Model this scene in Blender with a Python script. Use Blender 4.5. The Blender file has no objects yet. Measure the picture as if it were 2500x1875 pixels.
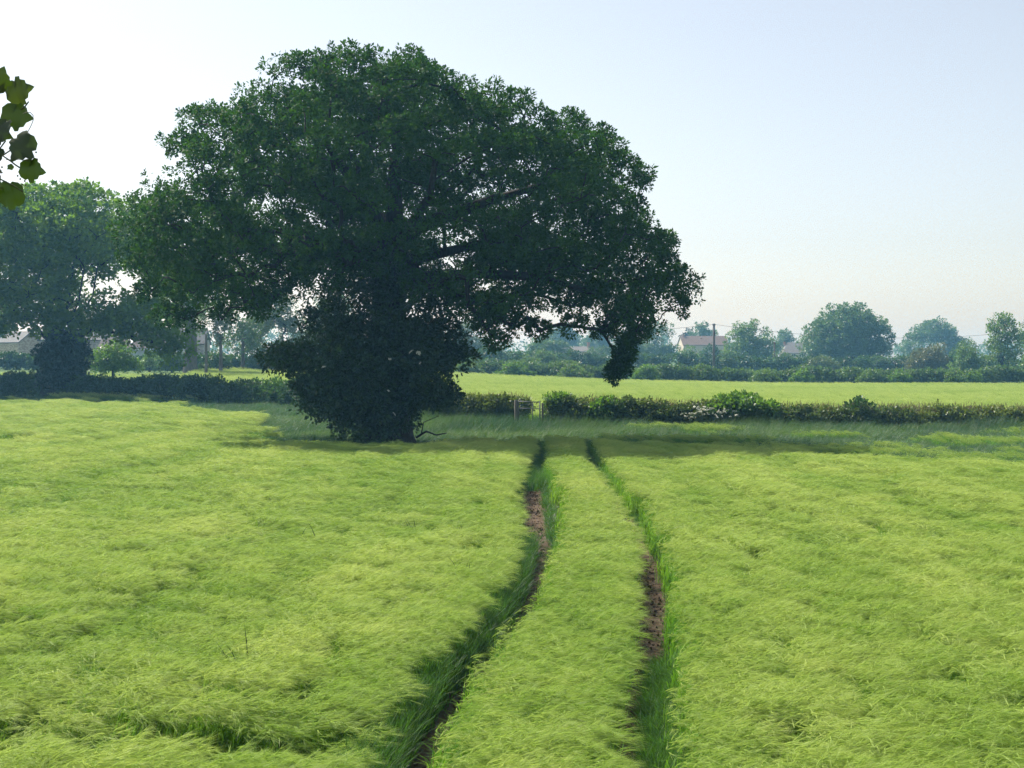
import bpy, math, random
import numpy as np
from mathutils import Vector

# ------------------------------------------------------------------ camera, sky, sun, exposure
sc = bpy.context.scene
COL = sc.collection
CAMZ = 3.4
F = 3472.0          # focal length in pixels of the 2500 px wide photograph
HY = 870.0          # horizon row in the photograph
cam_d = bpy.data.cameras.new("camera")
cam_d.sensor_width = 36.0
cam_d.lens = 36.0 * F / 2500.0
cam_d.shift_y = -(937.5 - HY) / 2500.0
cam_d.clip_start = 0.1
cam_d.clip_end = 6000.0
cam = bpy.data.objects.new("camera", cam_d)
COL.objects.link(cam)
cam.location = (0, 0, CAMZ)
cam.rotation_euler = (math.radians(90), 0, 0)
sc.camera = cam

SUN_EL = math.radians(46)
SUN_AZ = math.radians(-47)      # measured from +Y (view direction), negative = towards -X
world = bpy.data.worlds.new("World")
sc.world = world
world.use_nodes = True
wn = world.node_tree
sky = wn.nodes.new("ShaderNodeTexSky")
sky.sky_type = 'NISHITA'
sky.sun_disc = False
sky.sun_elevation = SUN_EL
sky.sun_rotation = SUN_AZ
sky.altitude = 50
sky.air_density = 1.0
sky.dust_density = 1.25
sky.ozone_density = 1.3
bg = wn.nodes["Background"]
bg.inputs["Strength"].default_value = 0.096
soft = wn.nodes.new("ShaderNodeHueSaturation")      # hazy, washed-out summer sky
soft.inputs["Saturation"].default_value = 0.55
wn.links.new(sky.outputs[0], soft.inputs["Color"])
wn.links.new(soft.outputs[0], bg.inputs[0])
sun_d = bpy.data.lights.new("sun", 'SUN')
sun_d.energy = 5.0
sun_d.angle = math.radians(0.6)
sun_d.color = (1.0, 0.95, 0.86)
sun = bpy.data.objects.new("sun", sun_d)
COL.objects.link(sun)
sdir = Vector((math.sin(SUN_AZ) * math.cos(SUN_EL), math.cos(SUN_AZ) * math.cos(SUN_EL), math.sin(SUN_EL)))
sun.rotation_euler = sdir.to_track_quat('Z', 'Y').to_euler()
sun.location = sdir * 60
vs = sc.view_settings
vs.view_transform = 'Standard'
vs.look = 'None'
vs.gamma = 1.0
vs.use_curve_mapping = False
vs.exposure = 0.75
sc.cycles.max_bounces = 5
sc.cycles.diffuse_bounces = 2
sc.cycles.use_adaptive_sampling = True
sc.cycles.adaptive_threshold = 0.02
sc.cycles.transmission_bounces = 4
sc.cycles.transparent_max_bounces = 6
sc.cycles.volume_bounces = 0
sc.cycles.use_denoising = True
sc.cycles.denoiser = 'OPENIMAGEDENOISE'
sc.cycles.denoising_prefilter = 'NONE'

HAZE_DENSITY = 0.00057
HAZE_COLOR = (0.26, 0.64, 1.0)

# ------------------------------------------------------------------ helpers
rng = np.random.default_rng(7)
random.seed(7)


def P(x, y, d):
    """a point seen at photograph pixel (x, y) at distance d"""
    return np.array([(x - 1250.0) / F * d, d, CAMZ + (HY - y) / F * d])


K = 2500.0 / 2212.0


def _hash(ix, iy, iz, seed):
    h = (ix * 374761393 + iy * 668265263 + iz * 2147483647 + seed * 1274126177) & 0xFFFFFFFF
    h = ((h ^ (h >> 13)) * 1274126177) & 0xFFFFFFFF
    h = (h ^ (h >> 16)) & 0xFFFFFFFF
    return h / 4294967295.0


def noise(x, y, z=None, seed=0):
    x = np.asarray(x, float)
    y = np.asarray(y, float)
    z = np.zeros_like(x) if z is None else np.asarray(z, float)
    x, y, z = np.broadcast_arrays(x, y, z)
    ix, iy, iz = (np.floor(v).astype(np.int64) for v in (x, y, z))
    fx, fy, fz = x - ix, y - iy, z - iz
    fx, fy, fz = (v * v * (3 - 2 * v) for v in (fx, fy, fz))
    out = 0
    for a in (0, 1):
        for b in (0, 1):
            for c in (0, 1):
                w = (fx if a else 1 - fx) * (fy if b else 1 - fy) * (fz if c else 1 - fz)
                out = out + w * _hash(ix + a, iy + b, iz + c, seed)
    return out * 2 - 1


def fbm(x, y, z=None, seed=0, octs=3):
    s, a, t = 0, 1.0, 0
    x = np.asarray(x, float); y = np.asarray(y, float)
    for o in range(octs):
        s = s + a * noise(x * 2 ** o, y * 2 ** o, None if z is None else np.asarray(z) * 2 ** o, seed + o * 17)
        t += a
        a *= 0.5
    return s / t


def sstep(a, b, v):
    t = np.clip((np.asarray(v, float) - a) / (b - a), 0, 1)
    return t * t * (3 - 2 * t)


def terrain(x, y):
    x = np.asarray(x, float)
    y = np.asarray(y, float)
    lat = sstep(34, -44, x)
    zl = np.interp(y, [-100, 40, 60, 100, 120, 160, 210, 400, 2000], [0, -.1, -.22, -.05, .2, 1.5, 2.3, 3.0, 4.0])
    zr = np.interp(y, [-100, 40, 52, 75, 200, 300, 400, 1000, 2000], [0, -.1, -.3, -.27, -.22, 0.0, .3, 1.0, 1.5])
    z = zr + (zl - zr) * lat
    z = z + 0.12 * np.exp(-((y - 33.0) / 5.5) ** 2) * sstep(-9, 3, x)
    z = z + 0.06 * noise(x / 7.0, y / 9.0, seed=3) * sstep(300, 40, y) * sstep(2, 12, y)
    return z


TL_Y = [5, 12.0, 14.3, 17.1, 20.5, 25.5, 32.6, 38.7, 45.4, 56.5, 70]
TL_X = [-1.15, -.88, -.70, -.14, .20, .45, .47, .56, .86, 1.0, 1.3]
TR_Y = [5, 12.0, 14.3, 16.6, 19.7, 23.2, 28.2, 36, 43.6, 54.9, 70]
TR_X = [.65, 1.07, 1.35, 1.62, 1.95, 2.22, 2.27, 2.15, 2.35, 2.75, 3.1]


def _smooth_curve(ys, xs):
    g = np.linspace(ys[0], ys[-1], 400)
    v = np.interp(g, ys, xs)
    k = np.ones(15) / 15
    v2 = np.convolve(np.pad(v, 7, mode='edge'), k, mode='valid')
    return g, v2


_TLg, _TLv = _smooth_curve(TL_Y, TL_X)
_TRg, _TRv = _smooth_curve(TR_Y, TR_X)


def track_left(y):
    return np.interp(y, _TLg, _TLv)


def track_right(y):
    return np.interp(y, _TRg, _TRv)


def track_mid(y):
    return 0.5 * (track_left(y) + track_right(y))


# ---- meshes
def mesh_from(name, verts, quads=None, tris=None, face_attr=None, smooth=False, mats=None, mat_idx=None):
    """verts (N,3); quads (Q,4) / tris (T,3) int arrays"""
    me = bpy.data.meshes.new(name)
    verts = np.asarray(verts, np.float32)
    me.vertices.add(len(verts))
    me.vertices.foreach_set("co", verts.ravel())
    loops, starts = [], []
    n0 = 0
    if quads is not None and len(quads):
        q = np.asarray(quads, np.int32)
        loops.append(q.ravel())
        starts.append(np.arange(len(q)) * 4)
        n0 = len(q) * 4
    if tris is not None and len(tris):
        t = np.asarray(tris, np.int32)
        loops.append(t.ravel())
        starts.append(n0 + np.arange(len(t)) * 3)
    lp = np.concatenate(loops).astype(np.int32)
    st = np.concatenate(starts).astype(np.int32)
    me.loops.add(len(lp))
    me.loops.foreach_set("vertex_index", lp)
    me.polygons.add(len(st))
    me.polygons.foreach_set("loop_start", st)
    if mat_idx is not None:
        me.polygons.foreach_set("material_index", np.asarray(mat_idx, np.int32))
    me.update(calc_edges=True)
    me.validate()
    if smooth:
        me.polygons.foreach_set("use_smooth", np.ones(len(st), bool))
    if face_attr is not None:
        for k, v in face_attr.items():
            a = me.attributes.new(k, 'FLOAT', 'FACE')
            a.data.foreach_set("value", np.asarray(v, np.float32))
    for m in (mats or []):
        me.materials.append(m)
    return me


def link(name, data, parent=None, mat=None, loc=None):
    o = bpy.data.objects.new(name, data)
    COL.objects.link(o)
    if parent is not None:
        o.parent = parent
    if mat is not None:
        data.materials.append(mat)
    if loc is not None:
        o.location = loc
    return o


def tag(o, label=None, cat=None, group=None, kind=None):
    if label: o["label"] = label
    if cat: o["category"] = cat
    if group: o["group"] = group
    if kind: o["kind"] = kind
    return o


def empty(name, loc, label=None, cat=None, group=None):
    o = bpy.data.objects.new(name, None)
    COL.objects.link(o)
    o.location = tuple(float(v) for v in loc)
    o.empty_display_size = 0.2
    return tag(o, label, cat, group)


class MB:
    """collects boxes, tubes and polygons into one mesh"""
    def __init__(self):
        self.v, self.f = [], []

    def add(self, verts, faces):
        n = len(self.v)
        self.v += [tuple(map(float, p)) for p in verts]
        self.f += [tuple(n + i for i in f) for f in faces]
        return self

    def box(self, c, s, rz=0.0):
        cx, cy, cz = c
        hx, hy, hz = s[0] / 2, s[1] / 2, s[2] / 2
        cr, sr = math.cos(rz), math.sin(rz)
        vs_ = []
        for dz in (-hz, hz):
            for dx, dy in ((-hx, -hy), (hx, -hy), (hx, hy), (-hx, hy)):
                vs_.append((cx + dx * cr - dy * sr, cy + dx * sr + dy * cr, cz + dz))
        return self.add(vs_, [(0, 3, 2, 1), (4, 5, 6, 7), (0, 1, 5, 4), (1, 2, 6, 5), (2, 3, 7, 6), (3, 0, 4, 7)])

    def tube(self, pts, rad, sides=8, cap=True):
        pts = [np.array(p, float) for p in pts]
        n = len(pts)
        rad = [rad] * n if np.isscalar(rad) else rad
        rings = []
        for i, p in enumerate(pts):
            t = pts[min(i + 1, n - 1)] - pts[max(i - 1, 0)]
            t = t / (np.linalg.norm(t) + 1e-9)
            ref = np.array([0, 1, 0.0]) if abs(t[1]) < 0.9 else np.array([1.0, 0, 0])
            a = np.cross(t, ref); a /= np.linalg.norm(a)
            b = np.cross(t, a)
            rings.append([p + rad[i] * (math.cos(k * 2 * math.pi / sides) * a + math.sin(k * 2 * math.pi / sides) * b) for k in range(sides)])
        base = [q for r in rings for q in r]
        fc = []
        for i in range(n - 1):
            for k in range(sides):
                k2 = (k + 1) % sides
                fc.append((i * sides + k, i * sides + k2, (i + 1) * sides + k2, (i + 1) * sides + k))
        if cap:
            fc.append(tuple(range(sides))[::-1])
            fc.append(tuple((n - 1) * sides + k for k in range(sides)))
        return self.add(base, fc)

    def build(self, name, mat, parent=None, smooth=False, origin=None):
        o0 = np.array(origin if origin is not None else (0, 0, 0), float)
        me = bpy.data.meshes.new(name)
        me.from_pydata([tuple(np.array(p) - o0) for p in self.v], [], self.f)
        me.materials.append(mat)
        if smooth:
            for p in me.polygons:
                p.use_smooth = True
        me.update()
        return link(name, me, parent)


# ---- materials
def new_mat(name):
    m = bpy.data.materials.new(name)
    m.use_nodes = True
    nt = m.node_tree
    nt.nodes.clear()
    out = nt.nodes.new("ShaderNodeOutputMaterial")
    return m, nt, out


def leaf_mat(name, dark, light, trans, tfac=0.35, rough=0.45, spec=0.35, attr="rnd", instancer=None):
    """leaf: colour between dark and light by a per-leaf value, part of the light passes through"""
    m, nt, out = new_mat(name)
    N, L = nt.nodes, nt.links
    at = N.new("ShaderNodeAttribute")
    at.attribute_name = attr
    if instancer:
        at.attribute_type = 'INSTANCER'
    mix = N.new("ShaderNodeMix"); mix.data_type = 'RGBA'
    mix.inputs[6].default_value = (*dark, 1)
    mix.inputs[7].default_value = (*light, 1)
    L.new(at.outputs["Fac"], mix.inputs[0])
    p = N.new("ShaderNodeBsdfPrincipled")
    p.inputs["Roughness"].default_value = rough
    p.inputs["Specular IOR Level"].default_value = spec
    L.new(mix.outputs[2], p.inputs["Base Color"])
    t = N.new("ShaderNodeBsdfTranslucent")
    mul = N.new("ShaderNodeMix"); mul.data_type = 'RGBA'; mul.blend_type = 'MULTIPLY'
    mul.inputs[0].default_value = 1.0
    L.new(mix.outputs[2], mul.inputs[6])
    mul.inputs[7].default_value = (*trans, 1)
    mul.clamp_result = False
    L.new(mul.outputs[2], t.inputs["Color"])
    ms = N.new("ShaderNodeMixShader")
    ms.inputs[0].default_value = tfac
    L.new(p.outputs[0], ms.inputs[1])
    L.new(t.outputs[0], ms.inputs[2])
    L.new(ms.outputs[0], out.inputs[0])
    return m


def solid_mat(name, col, rough=0.7, var=0.25, scale=6.0, bump=0.0, metal=0.0, spec=0.3, col2=None, stretch=None):
    m, nt, out = new_mat(name)
    N, L = nt.nodes, nt.links
    tc = N.new("ShaderNodeTexCoord")
    mp = N.new("ShaderNodeMapping")
    mp.inputs["Scale"].default_value = stretch or (1, 1, 1)
    L.new(tc.outputs["Object"], mp.inputs[0])
    nz = N.new("ShaderNodeTexNoise")
    nz.inputs["Scale"].default_value = scale
    nz.inputs["Detail"].default_value = 5
    L.new(mp.outputs[0], nz.inputs["Vector"])
    mix = N.new("ShaderNodeMix"); mix.data_type = 'RGBA'
    a = tuple(c * (1 - var) for c in col)
    b = col2 if col2 else tuple(min(1, c * (1 + var)) for c in col)
    mix.inputs[6].default_value = (*a, 1)
    mix.inputs[7].default_value = (*b, 1)
    rmp = N.new("ShaderNodeMapRange")
    rmp.inputs[1].default_value = 0.3; rmp.inputs[2].default_value = 0.7
    L.new(nz.outputs["Fac"], rmp.inputs[0])
    L.new(rmp.outputs[0], mix.inputs[0])
    p = N.new("ShaderNodeBsdfPrincipled")
    p.inputs["Roughness"].default_value = rough
    p.inputs["Metallic"].default_value = metal
    p.inputs["Specular IOR Level"].default_value = spec
    L.new(mix.outputs[2], p.inputs["Base Color"])
    if bump:
        b_ = N.new("ShaderNodeBump")
        b_.inputs["Strength"].default_value = bump
        L.new(nz.outputs["Fac"], b_.inputs["Height"])
        L.new(b_.outputs[0], p.inputs["Normal"])
    L.new(p.outputs[0], out.inputs[0])
    return m


def masonry_mat(name, c1, c2, mortar, scale, rough=0.85):
    m, nt, out = new_mat(name)
    N, L = nt.nodes, nt.links
    tc = N.new("ShaderNodeTexCoord")
    vo = N.new("ShaderNodeTexVoronoi")
    vo.inputs["Scale"].default_value = scale
    mp = N.new("ShaderNodeMapping"); mp.inputs["Scale"].default_value = (1, 1, 2.0)
    L.new(tc.outputs["Object"], mp.inputs[0]); L.new(mp.outputs[0], vo.inputs["Vector"])
    mix = N.new("ShaderNodeMix"); mix.data_type = 'RGBA'
    mix.inputs[6].default_value = (*c1, 1); mix.inputs[7].default_value = (*c2, 1)
    sep = N.new("ShaderNodeSeparateColor")
    L.new(vo.outputs["Color"], sep.inputs[0]); L.new(sep.outputs[0], mix.inputs[0])
    mix2 = N.new("ShaderNodeMix"); mix2.data_type = 'RGBA'
    mr = N.new("ShaderNodeMapRange"); mr.inputs[1].default_value = 0.45; mr.inputs[2].default_value = 0.65
    L.new(vo.outputs["Distance"], mr.inputs[0]); L.new(mr.outputs[0], mix2.inputs[0])
    L.new(mix.outputs[2], mix2.inputs[6]); mix2.inputs[7].default_value = (*mortar, 1)
    p = N.new("ShaderNodeBsdfPrincipled"); p.inputs["Roughness"].default_value = rough
    L.new(mix2.outputs[2], p.inputs["Base Color"]); L.new(p.outputs[0], out.inputs[0])
    return m


M = {}
M['oak'] = leaf_mat("oak_leaf", (.011, .038, .007), (.050, .120, .013), (2.0, 2.2, 0.6), 0.25, 0.6, 0.06)
M['sycamore'] = leaf_mat("sycamore_leaf", (.046, .108, .014), (.170, .280, .028), (1.8, 1.9, 0.6), 0.32, 0.5, 0.08)
M['elder'] = leaf_mat("elder_leaf", (.010, .030, .008), (.052, .105, .016), (1.5, 1.7, 0.9), 0.28)
M['ivy'] = leaf_mat("ivy_leaf", (.012, .030, .012), (.026, .055, .017), (1.2, 1.4, 0.8), 0.2, 0.4, 0.35)
M['hedge_dark'] = leaf_mat("hedge_leaf", (.020, .052, .013), (.068, .135, .022), (1.6, 1.8, 0.9), 0.3)
M['hedge_olive'] = leaf_mat("hedge_olive_leaf", (.045, .085, .018), (.150, .190, .040), (1.6, 1.7, 0.9), 0.3)
M['bramble'] = leaf_mat("bramble_leaf", (.050, .115, .020), (.130, .230, .035), (1.8, 1.9, 0.8), 0.4)
M['fresh'] = leaf_mat("fresh_leaf", (.062, .125, .035), (.150, .235, .055), (1.6, 1.7, 0.8), 0.36)
M['willow'] = leaf_mat("willow_leaf", (.070, .115, .050), (.150, .205, .085), (1.5, 1.6, 0.9), 0.36)
M['mid'] = leaf_mat("mid_leaf", (.050, .105, .040), (.120, .195, .060), (1.6, 1.7, 0.9), 0.34)  # lightened so the leaf colour itself adds haze to distant trees
M['tan'] = leaf_mat("tan_leaf", (.070, .100, .038), (.165, .172, .078), (1.5, 1.5, 0.9), 0.3)
M['conifer'] = leaf_mat("conifer_leaf", (.018, .040, .022), (.040, .070, .032), (1.2, 1.2, 0.9), 0.15)
M['vine'] = leaf_mat("vine_leaf", (.016, .038, .004), (.040, .062, .022), (2.0, 2.2, 0.5), 0.28, 0.35, 0.5)
M['stem_green'] = solid_mat("green_stem", (.06, .085, .03), 0.6, 0.3, 20)
M['bark'] = solid_mat("oak_bark", (.026, .023, .018), 0.9, 0.45, 5, 0.6, stretch=(2, 2, .35))
M['bark_grey'] = solid_mat("grey_bark", (.14, .125, .11), 0.9, 0.35, 5, 0.5, stretch=(2, 2, .35))
M['white_flower'] = solid_mat("white_flower", (.72, .72, .60), 0.7, 0.12, 30)
M['berry'] = solid_mat("green_berry", (.07, .09, .03), 0.5, 0.2, 30)
M['galv'] = solid_mat("galvanised_steel", (.15, .16, .17), 0.6, 0.2, 18, 0.0, 0.3)
M['post_wood'] = solid_mat("weathered_post", (.16, .145, .125), 0.9, 0.35, 9, 0.4, stretch=(2, 2, .3))
M['pole_wood'] = solid_mat("pole_wood", (.11, .095, .085), 0.9, 0.3, 4, 0.2, stretch=(2, 2, .3))
M['wire'] = solid_mat("black_wire", (.02, .02, .02), 0.6, 0.1, 3)
M['stone'] = masonry_mat("rubble_stone", (.40, .33, .24), (.27, .22, .17), (.48, .42, .33), 2.6)
M['stone_grey'] = masonry_mat("grey_stone", (.34, .30, .26), (.22, .20, .18), (.40, .36, .31), 2.6)
M['render_wall'] = solid_mat("rendered_wall", (.50, .46, .39), 0.9, 0.1, 1.5)
M['slate'] = solid_mat("slate_roof", (.075, .08, .085), 0.75, 0.25, 3, 0.2)
M['redtile'] = solid_mat("red_tile", (.085, .068, .060), 0.85, 0.25, 3, 0.3)
M['pinktile'] = solid_mat("brown_tile", (.175, .13, .11), 0.85, 0.2, 3, 0.3)
M['greytile'] = solid_mat("grey_tile", (.17, .16, .15), 0.85, 0.2, 3, 0.3)
M['frame_white'] = solid_mat("white_frame", (.75, .75, .73), 0.5, 0.05, 4)
M['sheet'] = solid_mat("pale_sheeting", (.42, .46, .50), 0.6, 0.08, 2)
M['dark_opening'] = solid_mat("opening_shade_and_pipe", (.055, .062, .075), 0.8, 0.25, 4)  # shade inside the openings put into the colour; also the drainpipe's dark tone
M['glass'] = solid_mat("window_glass", (.05, .06, .07), 0.08, 0.1, 2, 0, 0, 0.8)
M['car_white'] = solid_mat("white_car_paint", (.78, .79, .80), 0.25, 0.02, 2, 0, 0, 0.6)
M['car_silver'] = solid_mat("silver_car_paint", (.55, .58, .61), 0.3, 0.03, 2, 0, 0.3, 0.6)
M['tyre'] = solid_mat("tyre_rubber", (.02, .02, .02), 0.8, 0.1, 10)
M['chimney'] = solid_mat("chimney_brick", (.36, .22, .16), 0.9, 0.2, 6)


# barley materials use the instancer's tint (crop that is yellower or greener, plus painted light-and-dark row bands) 
def crop_mat(name, green, yellow, trans, tfac, rough=0.5, spec=0.3):
    return leaf_mat(name, green, yellow, trans, tfac, rough, spec, attr="tint", instancer=True)


M['barley_head'] = crop_mat("barley_head", (.310, .465, .080), (.530, .630, .180), (1.0, 1.0, 0.80), 0.42, 0.5, 0.25)
M['barley_leaf'] = crop_mat("barley_leaf", (.095, .225, .028), (.170, .290, .038), (1.7, 1.8, 0.8), 0.40, 0.6, 0.12)
M['grass_blue'] = crop_mat("meadow_grass", (.036, .098, .034), (.100, .185, .048), (1.3, 1.3, 0.9), 0.36, 0.5, 0.35)
M['grass_green'] = crop_mat("lush_grass", (.036, .105, .022), (.080, .165, .032), (1.6, 1.7, 0.8), 0.40, 0.5, 0.3)
M['seed_head'] = crop_mat("seeding_grass", (.17, .14, .065), (.28, .245, .12), (1.1, 1.0, 0.8), 0.35)
M['clod'] = crop_mat("soil_clod", (.075, .050, .033), (.145, .103, .070), (1, 1, 1), 0.0, 0.95, 0.1)

# ground material: brown soil under the crop, green sward elsewhere
gm, nt, out = new_mat("ground_cover")
N, L = nt.nodes, nt.links
tc = N.new("ShaderNodeTexCoord")
n1 = N.new("ShaderNodeTexNoise"); n1.inputs["Scale"].default_value = 3.0; n1.inputs["Detail"].default_value = 8
n2 = N.new("ShaderNodeTexNoise"); n2.inputs["Scale"].default_value = 0.12; n2.inputs["Detail"].default_value = 5
L.new(tc.outputs["Object"], n1.inputs["Vector"]); L.new(tc.outputs["Object"], n2.inputs["Vector"])
soil = N.new("ShaderNodeMix"); soil.data_type = 'RGBA'
soil.inputs[6].default_value = (.070, .047, .031, 1); soil.inputs[7].default_value = (.140, .100, .067, 1)
L.new(n1.outputs["Fac"], soil.inputs[0])
gr = N.new("ShaderNodeMix"); gr.data_type = 'RGBA'
gr.inputs[6].default_value = (.055, .110, .030, 1); gr.inputs[7].default_value = (.120, .180, .050, 1)
L.new(n2.outputs["Fac"], gr.inputs[0])
za = N.new("ShaderNodeAttribute"); za.attribute_name = "soil"
mx = N.new("ShaderNodeMix"); mx.data_type = 'RGBA'
L.new(za.outputs["Fac"], mx.inputs[0]); L.new(gr.outputs[2], mx.inputs[6]); L.new(soil.outputs[2], mx.inputs[7])
pb = N.new("ShaderNodeBsdfPrincipled"); pb.inputs["Roughness"].default_value = 0.95
pb.inputs["Specular IOR Level"].default_value = 0.1
L.new(mx.outputs[2], pb.inputs["Base Color"])
bp = N.new("ShaderNodeBump"); bp.inputs["Strength"].default_value = 0.8; bp.inputs["Distance"].default_value = 0.08
L.new(n1.outputs["Fac"], bp.inputs["Height"]); L.new(bp.outputs[0], pb.inputs["Normal"])
L.new(pb.outputs[0], out.inputs[0])
M['ground'] = gm


# ------------------------------------------------------------------ zones of the fields (plan view)
def barley_end(x):
    """how far the near crop reaches (distance along the view), as a function of x"""
    x = np.asarray(x, float)
    e = np.interp(x, [-60, -26, -14, -9, -4, -1, 3.4, 5.5, 8, 11, 15, 40], [108, 92, 74, 51, 50, 54, 54, 51, 46, 41, 38, 37])
    return e + (0.8 + 3.0 * sstep(-3, -8, x)) * noise(x / 2.3, x * 0 + 2.2, seed=5)


def soil_amount(x, y):
    near = sstep(1.5, -0.5, y - barley_end(x))
    trk = np.minimum(abs(x - track_left(y)), abs(x - track_right(y)))
    return np.maximum(near, sstep(.7, .3, trk) * (y < 57))


# ------------------------------------------------------------------ ground
gx = np.unique(np.concatenate([np.linspace(-900, -60, 29), np.linspace(-60, -10, 41), np.linspace(-10, 12, 111), np.linspace(12, 90, 53), np.linspace(90, 900, 28)]))
gy = np.unique(np.concatenate([np.linspace(-45, 5, 11), np.linspace(5, 60, 184), np.linspace(60, 240, 121), np.linspace(240, 1500, 43)]))
GX, GY = np.meshgrid(gx, gy)
GZ = terrain(GX, GY)
trk = np.minimum(abs(GX - track_left(GY)), abs(GX - track_right(GY)))
GZ = GZ - 0.07 * sstep(.42, .12, trk) * (GY < 62)
GZ = GZ + 0.02 * noise(GX / .4, GY / .4, seed=9) * (GY < 60)
nx, ny = len(gx), len(gy)
ii = np.arange(nx * ny).reshape(ny, nx)
quads = np.stack([ii[:-1, :-1], ii[:-1, 1:], ii[1:, 1:], ii[1:, :-1]], -1).reshape(-1, 4)
me = mesh_from("ground", np.stack([GX, GY, GZ], -1).reshape(-1, 3), quads, smooth=True)
a = me.attributes.new("soil", 'FLOAT', 'POINT')
a.data.foreach_set("value", soil_amount(GX, GY).ravel().astype(np.float32))
tag(link("ground", me, mat=M['ground']), kind="structure")

# ------------------------------------------------------------------ foliage builders
def unit(v):
    return v / (np.linalg.norm(v, axis=-1, keepdims=True) + 1e-9)


def leaf_mesh(name, pos, dirs, nrm, size, rnd, width=0.33, fold=0.12):
    """kite shaped leaves, one folded quad each"""
    side = unit(np.cross(nrm, dirs))
    s = size[:, None]
    base = pos
    tip = pos + dirs * s
    mid = pos + dirs * s * 0.5 + nrm * s * fold
    l = mid + side * s * width
    r = mid - side * s * width
    v = np.stack([base, r, tip, l], 1).reshape(-1, 3)
    n = len(pos)
    return mesh_from(name, v, np.arange(4 * n).reshape(n, 4), face_attr={"rnd": rnd})


def clump_leaves(c, r, n_sprig, n_leaf, leaf, sprig_r, g, up=0.35, inner=0.5, hue=None, droop=0.0):
    """c (K,3) clump centres, r (K,3) radii -> positions, directions, normals, sizes, random values"""
    Kc = len(c)
    d = unit(g.normal(size=(Kc, n_sprig, 3)))
    d[..., 2] += up
    d = unit(d)
    rad = inner + (1 - inner) * g.random((Kc, n_sprig, 1)) ** 0.6
    rad *= 0.85 + 0.3 * g.random((Kc, n_sprig, 1))
    sp = c[:, None, :] + d * r[:, None, :] * rad
    sp[..., 2] -= droop * g.random((Kc, n_sprig)) ** 2
    ld = unit(d[:, :, None, :] * 0.55 + g.normal(size=(Kc, n_sprig, n_leaf, 3)) * 0.75)
    pos = sp[:, :, None, :] + ld * sprig_r * g.random((Kc, n_sprig, n_leaf, 1)) ** 0.7
    nr = g.normal(size=pos.shape) * 0.38
    nr[..., 2] += 0.55
    nr += d[:, :, None, :] * 0.85
    nr -= ld * np.sum(nr * ld, -1, keepdims=True)
    nr = unit(nr)
    size = leaf * (0.65 + 0.7 * g.random(pos.shape[:3]))
    h = (g.random((Kc, 1, 1)) * 0.45 if hue is None else hue[:, None, None]) + 0.25 * g.random((Kc, n_sprig, 1)) + 0.3 * g.random(pos.shape[:3])
    return pos.reshape(-1, 3), ld.reshape(-1, 3), nr.reshape(-1, 3), size.ravel(), np.clip(h, 0, 1).ravel()


def in_poly(px, py, poly):
    inside = np.zeros(px.shape, bool)
    n = len(poly)
    for i in range(n):
        x1, y1 = poly[i]
        x2, y2 = poly[(i + 1) % n]
        c = ((y1 > py) != (y2 > py)) & (px < (x2 - x1) * (py - y1) / (y2 - y1 + 1e-12) + x1)
        inside ^= c
    return inside


def edge_dist(px, py, poly):
    best = np.full(px.shape, 1e9)
    n = len(poly)
    for i in range(n):
        a_ = np.array(poly[i]); b_ = np.array(poly[(i + 1) % n])
        ab = b_ - a_
        t = np.clip(((px - a_[0]) * ab[0] + (py - a_[1]) * ab[1]) / (ab @ ab + 1e-12), 0, 1)
        best = np.minimum(best, np.hypot(px - a_[0] - t * ab[0], py - a_[1] - t * ab[1]))
    return best


def poisson(cand, mind, most=99999):
    keep = np.empty((0, 3))
    for p, m in zip(cand, mind):
        if len(keep) == 0 or np.min(np.sum((keep - p) ** 2, 1)) > m * m:
            keep = np.vstack([keep, p])
            if len(keep) >= most:
                break
    return keep


def inflate_clumps(poly, y0, depth, reach, n_cand, mind, g, shell=0.7, margin=0.0):
    """clump centres through a rounded body whose outline (x, z in metres) is poly, depth is its greatest half thickness"""
    pl = np.array(poly)
    lo, hi = pl.min(0), pl.max(0)
    q = lo + (hi - lo) * g.random((n_cand, 2))
    ok = in_poly(q[:, 0], q[:, 1], poly)
    q = q[ok]
    s = edge_dist(q[:, 0], q[:, 1], poly)
    ok = s > margin
    q, s = q[ok], s[ok]
    t = np.clip(s / reach, 0, 1)
    half = depth * np.sqrt(1 - (1 - t) ** 2)
    sg = np.where(g.random(len(q)) < 0.5, -1, 1)
    u = np.where(g.random(len(q)) < shell, 0.78 + 0.22 * g.random(len(q)), g.random(len(q)) * 0.8)
    y = y0 + sg * half * u
    c = np.stack([q[:, 0], y, q[:, 1]], 1)
    return poisson(c, np.full(len(c), mind))


def grow_branches(seeds, parents, targets, g, steps=4, bend=0.14, back=0.6):
    """join every target to the nearest branch node; returns nodes, parent index"""
    nodes = [np.array(s, float) for s in seeds]
    par = list(parents)
    root = nodes[len(nodes) // 2]
    order = np.argsort(np.linalg.norm(targets - root, axis=1))
    for k in order:
        t = targets[k]
        arr = np.array(nodes)
        dv = t - arr
        dist = np.linalg.norm(dv, axis=1)
        # prefer branch nodes that lie lower and nearer the middle
        cost = dist + back * np.maximum(0, arr[:, 2] - t[2]) + 0.25 * np.linalg.norm((arr - root)[:, :2], axis=1) * 0.3
        cost[:2] += 4
        j = int(np.argmin(cost))
        p0 = arr[j]
        n = max(2, min(steps, int(dist[j] / 0.6) + 1))
        side = unit(g.normal(size=3)) * dist[j] * bend
        prev = j
        for i in range(1, n + 1):
            f = i / n
            p = p0 + dv[j] * f + side * math.sin(math.pi * f) + g.normal(size=3) * 0.05 * dist[j] * (f < 1)
            p[2] += 0.12 * dist[j] * math.sin(math.pi * f)
            nodes.append(p)
            par.append(prev)
            prev = len(nodes) - 1
    return np.array(nodes), np.array(par)


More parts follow.
